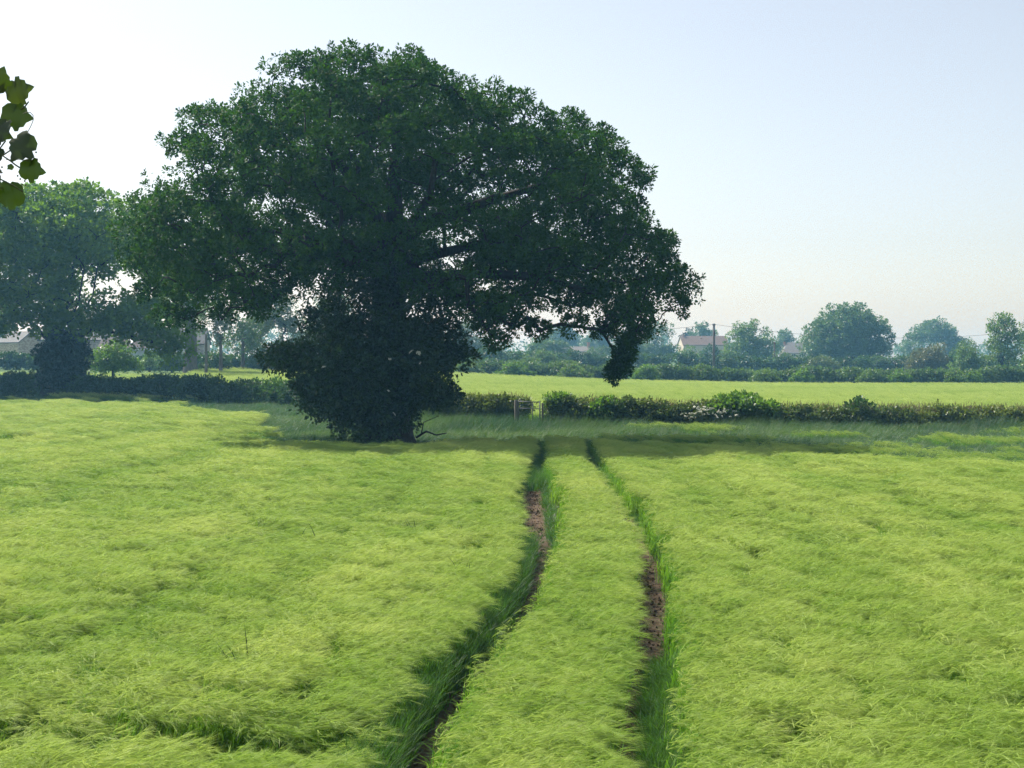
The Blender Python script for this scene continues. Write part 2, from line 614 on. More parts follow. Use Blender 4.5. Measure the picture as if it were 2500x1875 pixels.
def branch_mesh(name, nodes, par, r_tip, power, sides=5, rmax=9.0, skip=0, floor=None):
    n = len(nodes)
    w = np.zeros(n)
    child = np.zeros(n, int)
    for i in range(n - 1, -1, -1):
        if par[i] >= 0:
            child[par[i]] += 1
    for i in range(n - 1, -1, -1):
        w[i] = max(w[i], 1.0) if child[i] == 0 else w[i]
        if par[i] >= 0:
            w[par[i]] += w[i]
    r = np.minimum(rmax, r_tip * w ** power)
    for k_, v_ in (floor or {}).items():
        r[k_] = max(r[k_], v_)
    vs_, fs_ = [], []
    for i in range(n):
        j = par[i]
        if j < 0 or i < skip:
            continue
        a_, b_ = nodes[j], nodes[i]
        t = b_ - a_
        ln = np.linalg.norm(t)
        if ln < 1e-4:
            continue
        t = t / ln
        ref = np.array([0, 1.0, 0]) if abs(t[1]) < 0.9 else np.array([1.0, 0, 0])
        e1 = np.cross(t, ref); e1 /= np.linalg.norm(e1)
        e2 = np.cross(t, e1)
        ra = min(r[j], r[i] * 1.35)
        k0 = len(vs_)
        for p, rr in ((a_ - t * ra * 0.3, ra), (b_ + t * r[i] * 0.3, r[i])):
            for k in range(sides):
                an = 2 * math.pi * k / sides
                vs_.append(p + rr * (math.cos(an) * e1 + math.sin(an) * e2))
        for k in range(sides):
            k2 = (k + 1) % sides
            fs_.append((k0 + k, k0 + k2, k0 + sides + k2, k0 + sides + k))
    return mesh_from(name, np.array(vs_), np.array(fs_), smooth=True)


def poly_px(pts, d):
    """display pixels (2212 wide view of the photograph) -> x, z metres at distance d"""
    return [((x * K - 1250) / F * d, CAMZ + (HY - y * K) / F * d) for x, y in pts]


def local(obj_loc, *arrs):
    return [a_ - np.array(obj_loc) for a_ in arrs]


# ------------------------------------------------------------------ the oak
def trunk_mesh(name, path, radii, sides=18, g=None, flare=0.35, lump=0.10):
    rings = []
    n = len(path)
    path = np.array(path, float)
    for i in range(n):
        for k in range(sides):
            an = 2 * math.pi * k / sides
            f = flare * max(0, 1 - i / 3.0) * (0.6 + 0.4 * math.sin(an * 5 + 1.3))
            rr = radii[i] * (1 + f + lump * math.sin(an * 7 + i * 0.4) + lump * float(noise(an * 2, i * 0.7, seed=4)))
            rings.append((path[i, 0] + rr * math.cos(an), path[i, 1] + rr * math.sin(an), path[i, 2]))
    ids = np.arange(n * sides).reshape(n, sides)
    q = np.stack([ids[:-1], np.roll(ids[:-1], -1, 1), np.roll(ids[1:], -1, 1), ids[1:]], -1).reshape(-1, 4)
    return mesh_from(name, np.array(rings), q, smooth=True)


OD = 57.0


def DP(x, y, d):
    return P(x * K, y * K, d)


g = np.random.default_rng(21)
oak_poly = poly_px([(350, 700), (318, 640), (288, 560), (300, 500), (330, 440), (385, 395), (395, 320), (425, 300), (432, 232),
                    (515, 228), (575, 182), (640, 140), (700, 122), (790, 104), (870, 114), (960, 108), (1000, 152), (1062, 186),
                    (1150, 225), (1220, 250), (1292, 276), (1350, 325), (1400, 375), (1368, 428), (1395, 480), (1450, 508), (1466, 560),
                    (1490, 606), (1506, 640), (1470, 690), (1425, 680), (1402, 770), (1334, 815), (1318, 745), (1282, 700), (1235, 735), (1190, 690),
                    (1130, 740), (1060, 768), (1010, 730), (960, 700), (905, 690), (860, 640), (800, 650), (740, 700), (690, 690), (650, 650), (590, 690), (500, 715), (430, 690), (395, 712)], OD)
ox, oz = -5.0, float(terrain(-5.0, OD))
oak = empty("oak_tree", (ox, OD, oz), "huge dark spreading oak tree standing alone in the barley field", "tree")
cl = inflate_clumps(oak_poly, OD, 9.4, 7.5, 14000, 0.97, g, shell=0.76, margin=0.95)
# thin the middle of the crown where the sky shows between the limbs
gap = fbm(cl[:, 0] / 2.6, cl[:, 2] / 1.5, seed=31, octs=2)
mid_gap = np.exp(-((cl[:, 0] + 1.2) / 5.5) ** 2 - ((cl[:, 2] - 9.0) / 2.3) ** 2)
hole = np.zeros(len(cl))
for hx, hy_, hrx, hry, amt in [(870, 465, 125, 58, .84), (975, 565, 75, 36, .97), (640, 470, 125, 38, .84), (1080, 450, 155, 44, .78), (760, 365, 130, 30, .68), (1200, 480, 115, 36, .74), (540, 430, 90, 30, .66), (1290, 420, 60, 40, .6), (700, 270, 120, 22, .52), (1050, 330, 125, 26, .62), (1180, 620, 120, 26, .52), (620, 580, 120, 26, .5), (930, 220, 100, 20, .4), (1330, 590, 60, 26, .4)]:
    hc_ = DP(hx, hy_, OD)
    hole = np.maximum(hole, amt * np.exp(-((cl[:, 0] - hc_[0]) / (hrx * K / F * OD)) ** 2 - ((cl[:, 2] - hc_[2]) / (hry * K / F * OD)) ** 2))
cl = cl[(gap > -0.55) & (g.random(len(cl)) > hole)]
rr = (0.70 + 0.62 * g.random(len(cl)) ** 1.5)[:, None] * np.array([[1.15, 1.15, 0.66]])
extra = np.array([DP(a_, b_, OD + c_) for a_, b_, c_ in [(1342, 690, -2), (1362, 730, -2), (1350, 765, -2.2), (1335, 795, -2.2), (1345, 780, -2.1), (1356, 748, -2.1), (1330, 812, -2.2), (1300, 715, -1.5), (1388, 712, -1.8), (1238, 705, -3), (1165, 715, -4), (1072, 742, -4.5), (1050, 712, -4),
                 (1120, 705, -3), (445, 250, 0), (412, 318, 1), (352, 685, -1), (372, 650, -2), (312, 560, 0), (335, 470, 1), (1490, 636, 0), (1462, 590, 1), (1462, 660, -1), (1388, 378, 0), (1375, 470, 1), (405, 690, -2), (480, 690, -3), (560, 670, -3), (1305, 305, 0), (1345, 350, 1), (1378, 400, -1), (1335, 420, 1), (1425, 525, 0), (1440, 565, -1), (1250, 275, 0), (1372, 440, 0)]])
cl = np.vstack([cl, extra])
rr = np.vstack([rr, np.array([[.55, .55, .46]]) * (.75 + .4 * g.random(len(extra)))[:, None]])
print('oak clumps', len(cl))
pos, ld, nr, sz, hv = clump_leaves(cl, rr * .86, 26, 23, 0.125, 0.19, g, up=0.45, inner=0.45)
me = leaf_mesh("crown", pos - np.array([ox, OD, oz]), ld, nr, sz, hv, width=0.30)
link("crown", me, oak, M['oak'])
tp = np.array([(ox, OD, oz - 0.3), (ox, OD, oz + .5), (ox + .02, OD, oz + 1.3), (ox + .08, OD, oz + 2.6), (ox - .02, OD, 4.0), (ox + .03, OD + .1, 5.4), (ox + .1, OD, 6.6), (ox + .15, OD, 7.7)])
link("trunk", trunk_mesh("trunk", tp - np.array([ox, OD, oz]), [1.0, .86, .78, .72, .68, .66, .68, .60], lump=.06), oak, M['bark'])
seeds = [tp[-2], tp[-1]]
par = [-1, 0]
limb_paths = [[(852, 470, OD), (850, 400, OD + .6), (856, 330, OD + 1), (850, 250, OD + 1)],
              [(815, 480, OD - .6), (785, 425, OD - 1), (740, 360, OD - 1.6), (690, 290, OD - 2)],
              [(900, 490, OD - .8), (980, 462, OD - 1.4), (1070, 430, OD - 2), (1170, 400, OD - 3)],
              [(880, 560, OD + 1), (960, 545, OD + 2.2), (1060, 520, OD + 3), (1180, 520, OD + 3.6)],
              [(800, 550, OD - 1), (720, 520, OD - 2.3), (620, 500, OD - 3), (520, 500, OD - 4)],
              [(800, 570, OD + 1.2), (700, 560, OD + 3), (580, 540, OD + 4), (460, 540, OD + 4.6)],
              [(860, 520, OD - 2), (900, 470, OD - 4), (930, 420, OD - 6), (940, 350, OD - 7)],
              [(850, 500, OD + 2.2), (800, 450, OD + 4.4), (790, 380, OD + 6), (780, 300, OD + 7)],
              [(910, 600, OD - 1.5), (1040, 590, OD - 3), (1180, 600, OD - 3.6), (1300, 640, OD - 4)]]
for lp in limb_paths:
    pv = 1
    for q in lp:
        seeds.append(DP(*q)); par.append(pv); pv = len(seeds) - 1
nodes, par = grow_branches(seeds, par, cl, g, steps=4)
limb_r = {2 + 4 * a_ + b_: v * f_ for a_, f_ in enumerate([1.15, .95, 1.0, .8, .85, .8, .8, .9, .75]) for b_, v in enumerate([.33, .26, .19, .12])}
limb_r[0] = .6; limb_r[1] = .52
me = branch_mesh("branches", nodes - np.array([ox, OD, oz]), par, 0.022, 0.46, rmax=0.6, floor=limb_r, sides=8)
link("branches", me, oak, M['bark'])

# elder and bramble thicket round the oak's foot
g = np.random.default_rng(22)
el_poly = poly_px([(590, 745), (578, 785), (640, 815), (640, 855), (680, 915), (740, 960), (890, 962), (912, 890), (960, 872), (985, 820),
                   (992, 790), (1000, 750), (965, 705), (920, 668), (880, 690), (820, 655), (770, 690), (715, 668), (650, 712)], OD - 1.5)
ez = oz
bush = empty("elder_bush", (ox, OD - 1.5, ez), "dark elder thicket dotted with white blossom around the oak's foot", "bush")
cl = inflate_clumps(el_poly, OD - 0.7, 3.2, 3.0, 5000, 0.72, g, shell=0.8, margin=0.48)
cl = cl + g.normal(size=cl.shape) * .16
cl = cl[cl[:, 2] > oz + .15]
cl = np.vstack([cl, np.array([DP(a_, b_, OD - 1.5 + c_) for a_, b_, c_ in [(690, 650, 0), (720, 672, -1), (665, 690, 0), (745, 648, -.5), (940, 672, -1), (905, 650, -.5), (965, 700, 0), (600, 742, -.5), (592, 775, -.5), (622, 790, 0), (990, 742, -.5), (1000, 770, 0), (975, 852, -.4), (945, 868, -.6), (655, 842, -.4), (672, 880, -.6), (828, 640, .2), (872, 648, .2), (850, 612, .3), (800, 662, 0), (902, 664, 0), (884, 622, .4), (812, 605, .5), (845, 580, .4), (868, 560, .6), (770, 640, 0), (925, 640, .2)]])])
cl = cl[fbm(cl[:, 0] / 1.3, cl[:, 2] / 1.0, seed=5, octs=2) > -.32]
rr = (0.36 + 0.62 * g.random(len(cl)) ** 1.6)[:, None] * np.array([[1.0, 1.0, 0.8]])
pos, ld, nr, sz, hv = clump_leaves(cl, rr, 24, 17, 0.15, 0.24, g, up=0.35, inner=0.4)
link("foliage", leaf_mesh("foliage", pos - np.array([ox, OD - 1.5, ez]), ld, nr, sz, hv, width=0.32), bush, M['elder'])
for k in range(9):
    m_ = MB()
    an = k * 0.7
    m_.tube([(0.3 * math.cos(an), .8 + 0.3 * math.sin(an), -0.1), (0.6 * math.cos(an), .8 + 0.5 * math.sin(an), .9), (1.1 * math.cos(an), .8 + .9 * math.sin(an), 2.2 + .3 * math.sin(3 * an))], [.07, .05, .025], 6)
    m_.build("stem", M['bark'], bush, True)
m_ = MB().tube([(1.3, -.5, .5), (1.7, -.8, .75), (2.1, -1.0, .62), (2.5, -1.1, .7)], [.05, .04, .03, .02], 6)
m_.tube([(1.5, -.65, .62), (1.6, -.8, 1.1), (2.2, -.9, 1.35)], [.03, .02, .012], 5)
m_.build("dead_branch", M['bark'], bush, True)


def umbel_mesh(name, g, n=26, r=.11):
    pts = g.random(n) ** .5
    an = g.random(n) * 6.283
    vs_, fs_ = [], []
    for u, a_ in zip(pts, an):
        c = np.array([r * u * math.cos(a_), r * u * math.sin(a_), .03 * (1 - u * u) + .01 * g.normal()])
        s = .030 * (.8 + .5 * g.random())
        k0 = len(vs_)
        vs_ += [c + (s, 0, 0), c + (0, s, 0.004), c + (-s, 0, 0), c + (0, -s, .004), c + (0, 0, .014), c - (0, 0, .01)]
        fs_ += [(k0, k0 + 1, k0 + 4), (k0 + 1, k0 + 2, k0 + 4), (k0 + 2, k0 + 3, k0 + 4), (k0 + 3, k0, k0 + 4), (k0 + 1, k0, k0 + 5), (k0 + 2, k0 + 1, k0 + 5), (k0 + 3, k0 + 2, k0 + 5), (k0, k0 + 3, k0 + 5)]
    return mesh_from(name, np.array(vs_), tris=np.array(fs_), mats=[M['white_flower']])


um = [umbel_mesh("flower_cluster", g) for _ in range(3)]
for k, (zx, zy) in enumerate([(1275, 820), (1335, 830), (1345, 905), (1110, 875), (1100, 1120), (1145, 1298), (600, 935)]):
    p = P(600 + zx / 3.16, 600 + zy / 3.16, OD - 1.5 - 2.6 - .5 * g.random())
    o = link("flower_cluster", um[k % 3], bush, loc=tuple(p - np.array([ox, OD - 1.5, ez])))
    o.rotation_euler = (math.radians(55) * (.6 + .5 * g.random()), .3 * g.normal(), g.random() * 6)
    s = .45 + .5 * g.random()
    o.scale = (s, s, s)

# ------------------------------------------------------------------ sycamore in the hedge beside the barns
SD = 112.0
g = np.random.default_rng(33)
syc_poly = poly_px([(-230, 740), (-260, 600), (-200, 480), (-80, 430), (0, 418), (60, 415), (130, 405), (180, 410), (235, 398), (290, 412), (325, 450), (355, 520), (378, 620),
                    (392, 700), (392, 775), (355, 762), (300, 735), (220, 712), (180, 722), (140, 738), (90, 722), (30, 708), (-30, 735), (-120, 760)], SD)
sx = float(DP(128, 800, SD)[0])
sz_ = float(terrain(sx, SD))
syc = empty("sycamore_tree", (sx, SD, sz_), "broad sycamore tree rising from the hedge in front of stone barns", "tree")
org = np.array([sx, SD, sz_])
cl = inflate_clumps(syc_poly, SD, 7.5, 6.5, 6000, 1.40, g, shell=0.8, margin=0.35)
gp = fbm(cl[:, 0] / 2.8, cl[:, 2] / 3.2, seed=12, octs=2)
cl = cl[gp > -0.20]
cl = np.vstack([cl, np.array([DP(a_, b_, SD - 3 + c_) for a_, b_, c_ in [(300, 730, 0), (328, 742, 0), (352, 756, .3), (374, 768, 0), (384, 752, -.4), (366, 735, .5), (340, 724, 0), (255, 716, .4), (215, 718, 0), (280, 712, -.5), (318, 708, .4), (10, 700, 0), (-30, 715, 1)]])])
rr = (0.85 + 0.6 * g.random(len(cl)))[:, None] * np.array([[1.12, 1.12, 0.68]])
pos, ld, nr, s_, hv = clump_leaves(cl, rr, 19, 16, 0.28, 0.36, g, up=0.55, inner=0.5)
link("crown", leaf_mesh("crown", pos - org, ld, nr, s_, hv, width=0.36), syc, M['sycamore'])
tp = np.array([(0, 0, -.3), (0, 0, .6), (.05, 0, 1.6), (.0, 0, 2.8), (-.05, 0, 3.8)]) + org
link("trunk", trunk_mesh("trunk", tp - org, [1.35, 1.15, 1.05, 1.05, 1.1], lump=.08), syc, M['bark'])
seeds = [tp[-2], tp[-1]]
par = [-1, 0]
for lp in [[(150, 640, SD), (160, 560, SD), (160, 480, SD)], [(200, 640, SD - 1), (210, 580, SD - 1), (225, 500, SD - 1)], [(110, 650, SD + 1), (90, 560, SD + 1), (70, 480, SD + 1)],
           [(200, 712, SD - 2), (270, 722, SD - 3), (330, 740, SD - 3), (375, 765, SD - 3)], [(60, 690, SD), (-20, 640, SD), (-120, 590, SD)], [(170, 650, SD - 3), (180, 590, SD - 5), (150, 520, SD - 5)]]:
    pv = 1
    for q in lp:
        seeds.append(DP(*q)); par.append(pv); pv = len(seeds) - 1
nodes, par = grow_branches(seeds, par, cl, g, steps=3)
link("branches", branch_mesh("branches", nodes - org, par, 0.028, 0.46, rmax=0.5), syc, M['bark'])
ivp = poly_px([(80, 752), (62, 772), (88, 800), (95, 838), (190, 838), (180, 790), (188, 760), (170, 735), (160, 715), (112, 720), (100, 745)], SD - 1)
cl = inflate_clumps(ivp, SD - .8, 1.7, 1.6, 1500, .6, g, shell=.8, margin=.35)
cl = cl[fbm(cl[:, 0] / 1.1, cl[:, 2] / .9, seed=15, octs=2) > -.3]
rr = (0.32 + 0.35 * g.random(len(cl)))[:, None] * np.array([[1, 1, .9]])
pos, ld, nr, s_, hv = clump_leaves(cl, rr, 16, 12, 0.24, 0.3, g, up=.1, inner=.3)
link("ivy", leaf_mesh("ivy", pos - org, ld, nr, s_, hv, width=.38), syc, M['ivy'])


# ------------------------------------------------------------------ trees and bushes further off
def far_tree(name, label, cat, x0, x1, ytop, ybase, d, mat, seed, leaf=0.34, dens=1.0, trunk_w=0.28, mind=1.3, lobes=5, group=None, skirt=0.12, gaps=-0.42, depth=0.42, bark='bark', round_=0.72, base_z=None):
    """a tree or bush whose crown fills photograph pixels x0..x1, ytop..ybase at distance d"""
    g = np.random.default_rng(seed)
    c = P((x0 + x1) / 2, ybase, d)
    tz = float(terrain(c[0], d))
    if base_z is not None:
        tz = base_z
    org = np.array([c[0], d, tz])
    w = (x1 - x0) / F * d / 2
    top = CAMZ + (HY - ytop) / F * d
    bot = max(tz + 0.05, CAMZ + (HY - ybase) / F * d)
    h = top - tz
    # lobed outline
    lob = []
    for k in range(lobes):
        u = (k + .5) / lobes * 2 - 1
        lw = w * (0.42 + .14 * g.random())
        lx = u * (w - lw)
        zt = top - (top - bot) * (0.55 * abs(u) ** 2.2) * round_ - (0 if abs(u) < .35 else .08 * h * g.random())
        lh = (zt - bot) * (.46 + .1 * g.random())
        lob.append((lx, (g.random() - .5) * w * depth * 1.2, zt - lh, lw, w * depth * 1.3, lh))
    lob.append((0, 0, bot + (top - bot) * .5, w * .72, w * depth * 1.5, (top - bot) * .5))
    lob.append((0, 0, bot + (top - bot) * .28, w * .85, w * depth * 1.5, (top - bot) * .30))
    if cat == "bush":       # bushes are leafy to the ground
        for u in (-.62, 0, .62):
            lob.append((u * w, 0, bot + (top - bot) * .2, w * .42, w * depth, (top - bot) * .24))
    cand = []
    for (lx, ly, lz, ax, ay, az) in lob:
        n = int(60 + 26 * ax * az / mind ** 2)
        dd = unit(g.normal(size=(n, 3)))
        uu = (0.5 + 0.5 * g.random((n, 1)) ** .5)
        cand.append(np.array([lx, ly, lz]) + dd * np.array([ax, ay, az]) * uu * 0.9)
    cand = np.concatenate(cand)
    g.shuffle(cand)
    cand = cand[(cand[:, 2] > bot + .05 * h)]
    cl = poisson(cand + np.array([c[0], d, 0]), np.full(len(cand), mind))
    gp = fbm(cl[:, 0] / (2.2 * mind), cl[:, 2] / (1.8 * mind), seed=seed, octs=2)
    cl = cl[gp > gaps]
    r = mind * (0.5 + .62 * g.random(len(cl)) ** 1.4)[:, None] * np.array([[1.05, 1.05, .8]])
    n_s, n_l = max(6, int(13 * dens)), 11
    pos, ld, nr, s, hv = clump_leaves(cl, r, n_s, n_l, leaf, leaf * 1.3, g, up=.4, inner=.35)
    pos[:, 2] = np.maximum(pos[:, 2], tz + .05)
    e = empty(name, org, label, cat, group)
    link("crown" if cat == "tree" else "foliage", leaf_mesh("crown", pos - org, ld, nr, s, hv, width=.36), e, M[mat])
    tr = trunk_w
    fork = min(bot - tz + .25 * (top - bot), .6 * h)
    path = [(0, 0, -.3), (0, 0, .15 * fork), (.02 * w, 0, .5 * fork), (0, 0, fork)]
    link("trunk" if cat == "tree" else "stem", trunk_mesh("trunk", path, [tr * 1.3, tr * 1.05, tr, tr * .9], sides=10, lump=.05), e, M[bark])
    nodes, par = grow_branches([org + (0, 0, fork * .8), org + (0, 0, fork)], [-1, 0], cl, g, steps=3)
    link("branches", branch_mesh("branches", nodes - org, par, 0.03, 0.45, sides=4, rmax=tr * .8), e, M[bark])
    return e


# beyond the far hedge, from the oak's drooping branch to the edge of the field
far_tree("oak_tree", "tall domed hazy tree with dense crown between rendered house and tiled cottage roof", "tree", 1946, 2196, 742, 888, 290, 'mid', 101, .40, 1.0, .55, 1.55, 7, gaps=-.45, round_=.5)
far_tree("ash_tree", "pale green bushy tree just beyond the tall utility pole", "tree", 1756, 1907, 782, 888, 300, 'fresh', 102, .36, .9, .35, 1.4, 6, gaps=-.5, round_=.9)
far_tree("broadleaf_tree", "round dark tree rising behind the pinkish house roof", "tree", 1686, 1760, 784, 850, 430, 'mid', 103, .5, 1.0, .4, 1.6, 4)
far_tree("broadleaf_tree", "blue hazy wide tree at the tip of the oak's drooping branch", "tree", 1560, 1660, 784, 890, 340, 'mid', 104, .42, 1.0, .4, 1.5, 5, round_=.9)
far_tree("broadleaf_tree", "small hazy ragged tree peeping over the rendered house roof", "tree", 1884, 1945, 806, 860, 430, 'mid', 105, .45, .8, .3, 1.4, 4, gaps=-.35)
far_tree("broadleaf_tree", "pale blue hazy dome of a tree far behind the tan blossoming bush", "tree", 2190, 2372, 781, 885, 430, 'mid', 106, .5, 1.1, .5, 1.8, 6, round_=.8)
far_tree("ash_tree", "bright yellow-green tree cut by the picture edge beyond the far hedge", "tree", 2398, 2492, 757, 905, 212, 'fresh', 107, .30, .9, .32, 1.15, 5, gaps=-.42, round_=.55)
far_tree("ash_tree", "second bright tree of the pair, mostly outside the picture edge", "tree", 2470, 2590, 752, 905, 216, 'fresh', 108, .30, .9, .32, 1.15, 5, gaps=-.42, round_=.6)
far_tree("hawthorn_bush", "large tan tipped hawthorn bush beside the low orange roof", "bush", 2205, 2330, 838, 913, 228, 'tan', 109, .26, 1.0, .2, 1.0, 5)
far_tree("broadleaf_bush", "dull green bush between tan hawthorn and bright edge tree", "bush", 2315, 2400, 830, 908, 262, 'mid', 110, .30, 1.0, .2, 1.1, 4)
far_tree("hazel_bush", "pale green rounded bush standing right of the tan hawthorn", "bush", 2322, 2402, 850, 913, 214, 'fresh', 111, .24, 1.0, .14, .9, 4)
far_tree("broadleaf_bush", "small round bush with low orange roof showing beside it", "bush", 2120, 2170, 870, 909, 240, 'mid', 112, .24, 1.1, .12, .85, 3)
far_tree("broadleaf_bush", "dark rounded bush in front of the pinkish house roof", "bush", 1706, 1768, 843, 892, 300, 'hedge_dark', 113, .3, 1.1, .15, 1.0, 4)
far_tree("broadleaf_bush", "pointed green bush right of the tall utility pole foot", "bush", 1754, 1806, 856, 906, 240, 'mid', 114, .24, 1.0, .12, .85, 3)
far_tree("broadleaf_bush", "wide low bush at the foot of the short pole", "bush", 1868, 1950, 864, 906, 242, 'mid', 115, .25, 1.0, .12, .9, 5)
far_tree("broadleaf_bush", "olive rounded bush below the tall domed hazy tree", "bush", 1955, 2056, 872, 910, 240, 'hedge_olive', 116, .25, 1.0, .12, .9, 5)
far_tree("broadleaf_bush", "light bush hiding the wall of the pinkish roofed house", "bush", 1650, 1712, 846, 892, 310, 'fresh', 117, .3, .9, .15, 1.0, 4)
for k, (cx, yt, cw) in enumerate([(1671, 818, 9), (1680, 806, 10), (1692, 812, 9)]):
    far_tree("conifer_tree", ["shortest dark conifer spike", "tallest dark conifer spike", "dark conifer spike closest to the round dark tree"][k] + " behind the pinkish house", "tree",
             cx - cw / 2 - 2, cx + cw / 2 + 2, yt, 852, 440, 'conifer', 120 + k, .5, .8, .2, 1.0, 1, round_=.2)
# seen through and under the oak
far_tree("broadleaf_tree", "hazy green tree seen under the oak just left of the bungalow roof", "tree", 1275, 1400, 818, 888, 300, 'mid', 131, .36, 1.0, .3, 1.3, 5)
far_tree("broadleaf_tree", "pale blue far tree behind the bungalow chimney", "tree", 1325, 1420, 788, 870, 470, 'mid', 132, .5, 1.0, .4, 1.7, 5)
far_tree("broadleaf_tree", "blue far tree between bungalow chimney and drooping oak branch", "tree", 1410, 1510, 802, 870, 480, 'mid', 133, .5, 1.0, .4, 1.7, 5)
far_tree("broadleaf_tree", "dull green tree between bungalow and drooping oak branch", "tree", 1425, 1500, 836, 895, 310, 'mid', 134, .34, 1.0, .3, 1.2, 4)
far_tree("broadleaf_tree", "hazy tree directly behind the oak's drooping branch", "tree", 1490, 1575, 806, 892, 330, 'mid', 135, .38, 1.0, .3, 1.3, 4)
far_tree("willow_tree", "tall hazy tree seen just past the elder thicket", "tree", 1085, 1205, 776, 900, 260, 'willow', 136, .32, 1.0, .3, 1.3, 5)
far_tree("broadleaf_bush", "long dark hazy bush under the oak above the far hedge", "bush", 1130, 1260, 850, 908, 232, 'hedge_dark', 137, .26, 1.1, .14, .95, 6)
far_tree("broadleaf_bush", "rounded bush on the far hedge below the hazy green tree", "bush", 1250, 1385, 862, 910, 226, 'mid', 138, .26, 1.1, .14, .95, 6)
# behind the hedge between sycamore and oak
far_tree("poplar_tree", "thick pale grey trunk of a tree framed between sycamore and oak", "tree", 395, 535, 640, 792, 158, 'mid', 141, .30, 1.0, .58, 1.2, 5, bark='bark_grey')
far_tree("young_tree", "slim forked tree right beside the thick pale trunk", "tree", 478, 528, 745, 842, 150, 'mid', 142, .22, .8, .13, .9, 3, gaps=-.3, bark='bark_grey')
far_tree("young_tree", "slender dark stemmed tree second from the thick pale trunk", "tree", 502, 575, 735, 850, 156, 'willow', 143, .22, .9, .17, .9, 3, gaps=-.3, bark='bark_grey')
far_tree("broadleaf_tree", "hazy tree with brown lower trunk behind the low hedge", "tree", 545, 640, 725, 868, 165, 'mid', 144, .25, 1.0, .19, 1.0, 4, bark='bark_grey')
far_tree("willow_tree", "pale hazy willow filling the gap beside the elder thicket", "tree", 585, 760, 712, 900, 172, 'willow', 145, .27, 1.1, .3, 1.1, 6)
far_tree("broadleaf_tree", "blue hazy tree hidden behind the oak trunk", "tree", 730, 900, 715, 905, 185, 'mid', 146, .3, 1.0, .3, 1.3, 5)
far_tree("broadleaf_bush", "bright clipped round bush in front of the stone barn", "bush", 212, 338, 838, 912, 126, 'bramble', 147, .20, 1.3, .12, .75, 4, gaps=-.9)
far_tree("broadleaf_bush", "pale green bush between the round bush and thick trunk", "bush", 335, 395, 862, 904, 165, 'fresh', 148, .20, 1.0, .1, .75, 4)
far_tree("broadleaf_bush", "dark low bush at the thick pale trunk's foot", "bush", 385, 455, 868, 904, 162, 'hedge_dark', 149, .20, 1.1, .1, .75, 4)
far_tree("broadleaf_bush", "dark bush behind the slender tree stems", "bush", 500, 560, 862, 905, 160, 'hedge_dark', 150, .20, 1.1, .1, .75, 4)
far_tree("broadleaf_bush", "deep blue-green bush below the pale willow", "bush", 600, 700, 850, 905, 162, 'hedge_dark', 151, .20, 1.1, .1, .75, 5)
far_tree("broadleaf_tree", "hazy green tree beyond the stone gable and silver car", "tree", -60, 48, 770, 885, 245, 'fresh', 152, .32, 1.0, .3, 1.2, 5)

# distant wood along the skyline: one mass
g = np.random.default_rng(77)
n = 1100
wx = np.linspace(-420, 520, n) + g.normal(size=n) * 1.5
wy = 640 + 40 * fbm(wx / 60, wx * 0, seed=2) + g.normal(size=n) * 6
wt = 8.5 + 4.0 * fbm(wx / 26, wx * 0 + 5, seed=8, octs=3)
wz = terrain(wx, wy) + wt * g.random(n) ** .6
c = np.stack([wx, wy, wz], 1)
pos, ld, nr, s_, hv = clump_leaves(c, np.full((n, 3), 1.9), 7, 6, 1.0, 1.0, g)
pos[:, 2] = np.maximum(pos[:, 2], .2)
o = link("woodland", leaf_mesh("woodland", pos, ld, nr, s_, hv, width=.4), mat=M['mid'])
tag(o, "far hazy strip of woodland along the skyline", "woodland", kind="stuff")


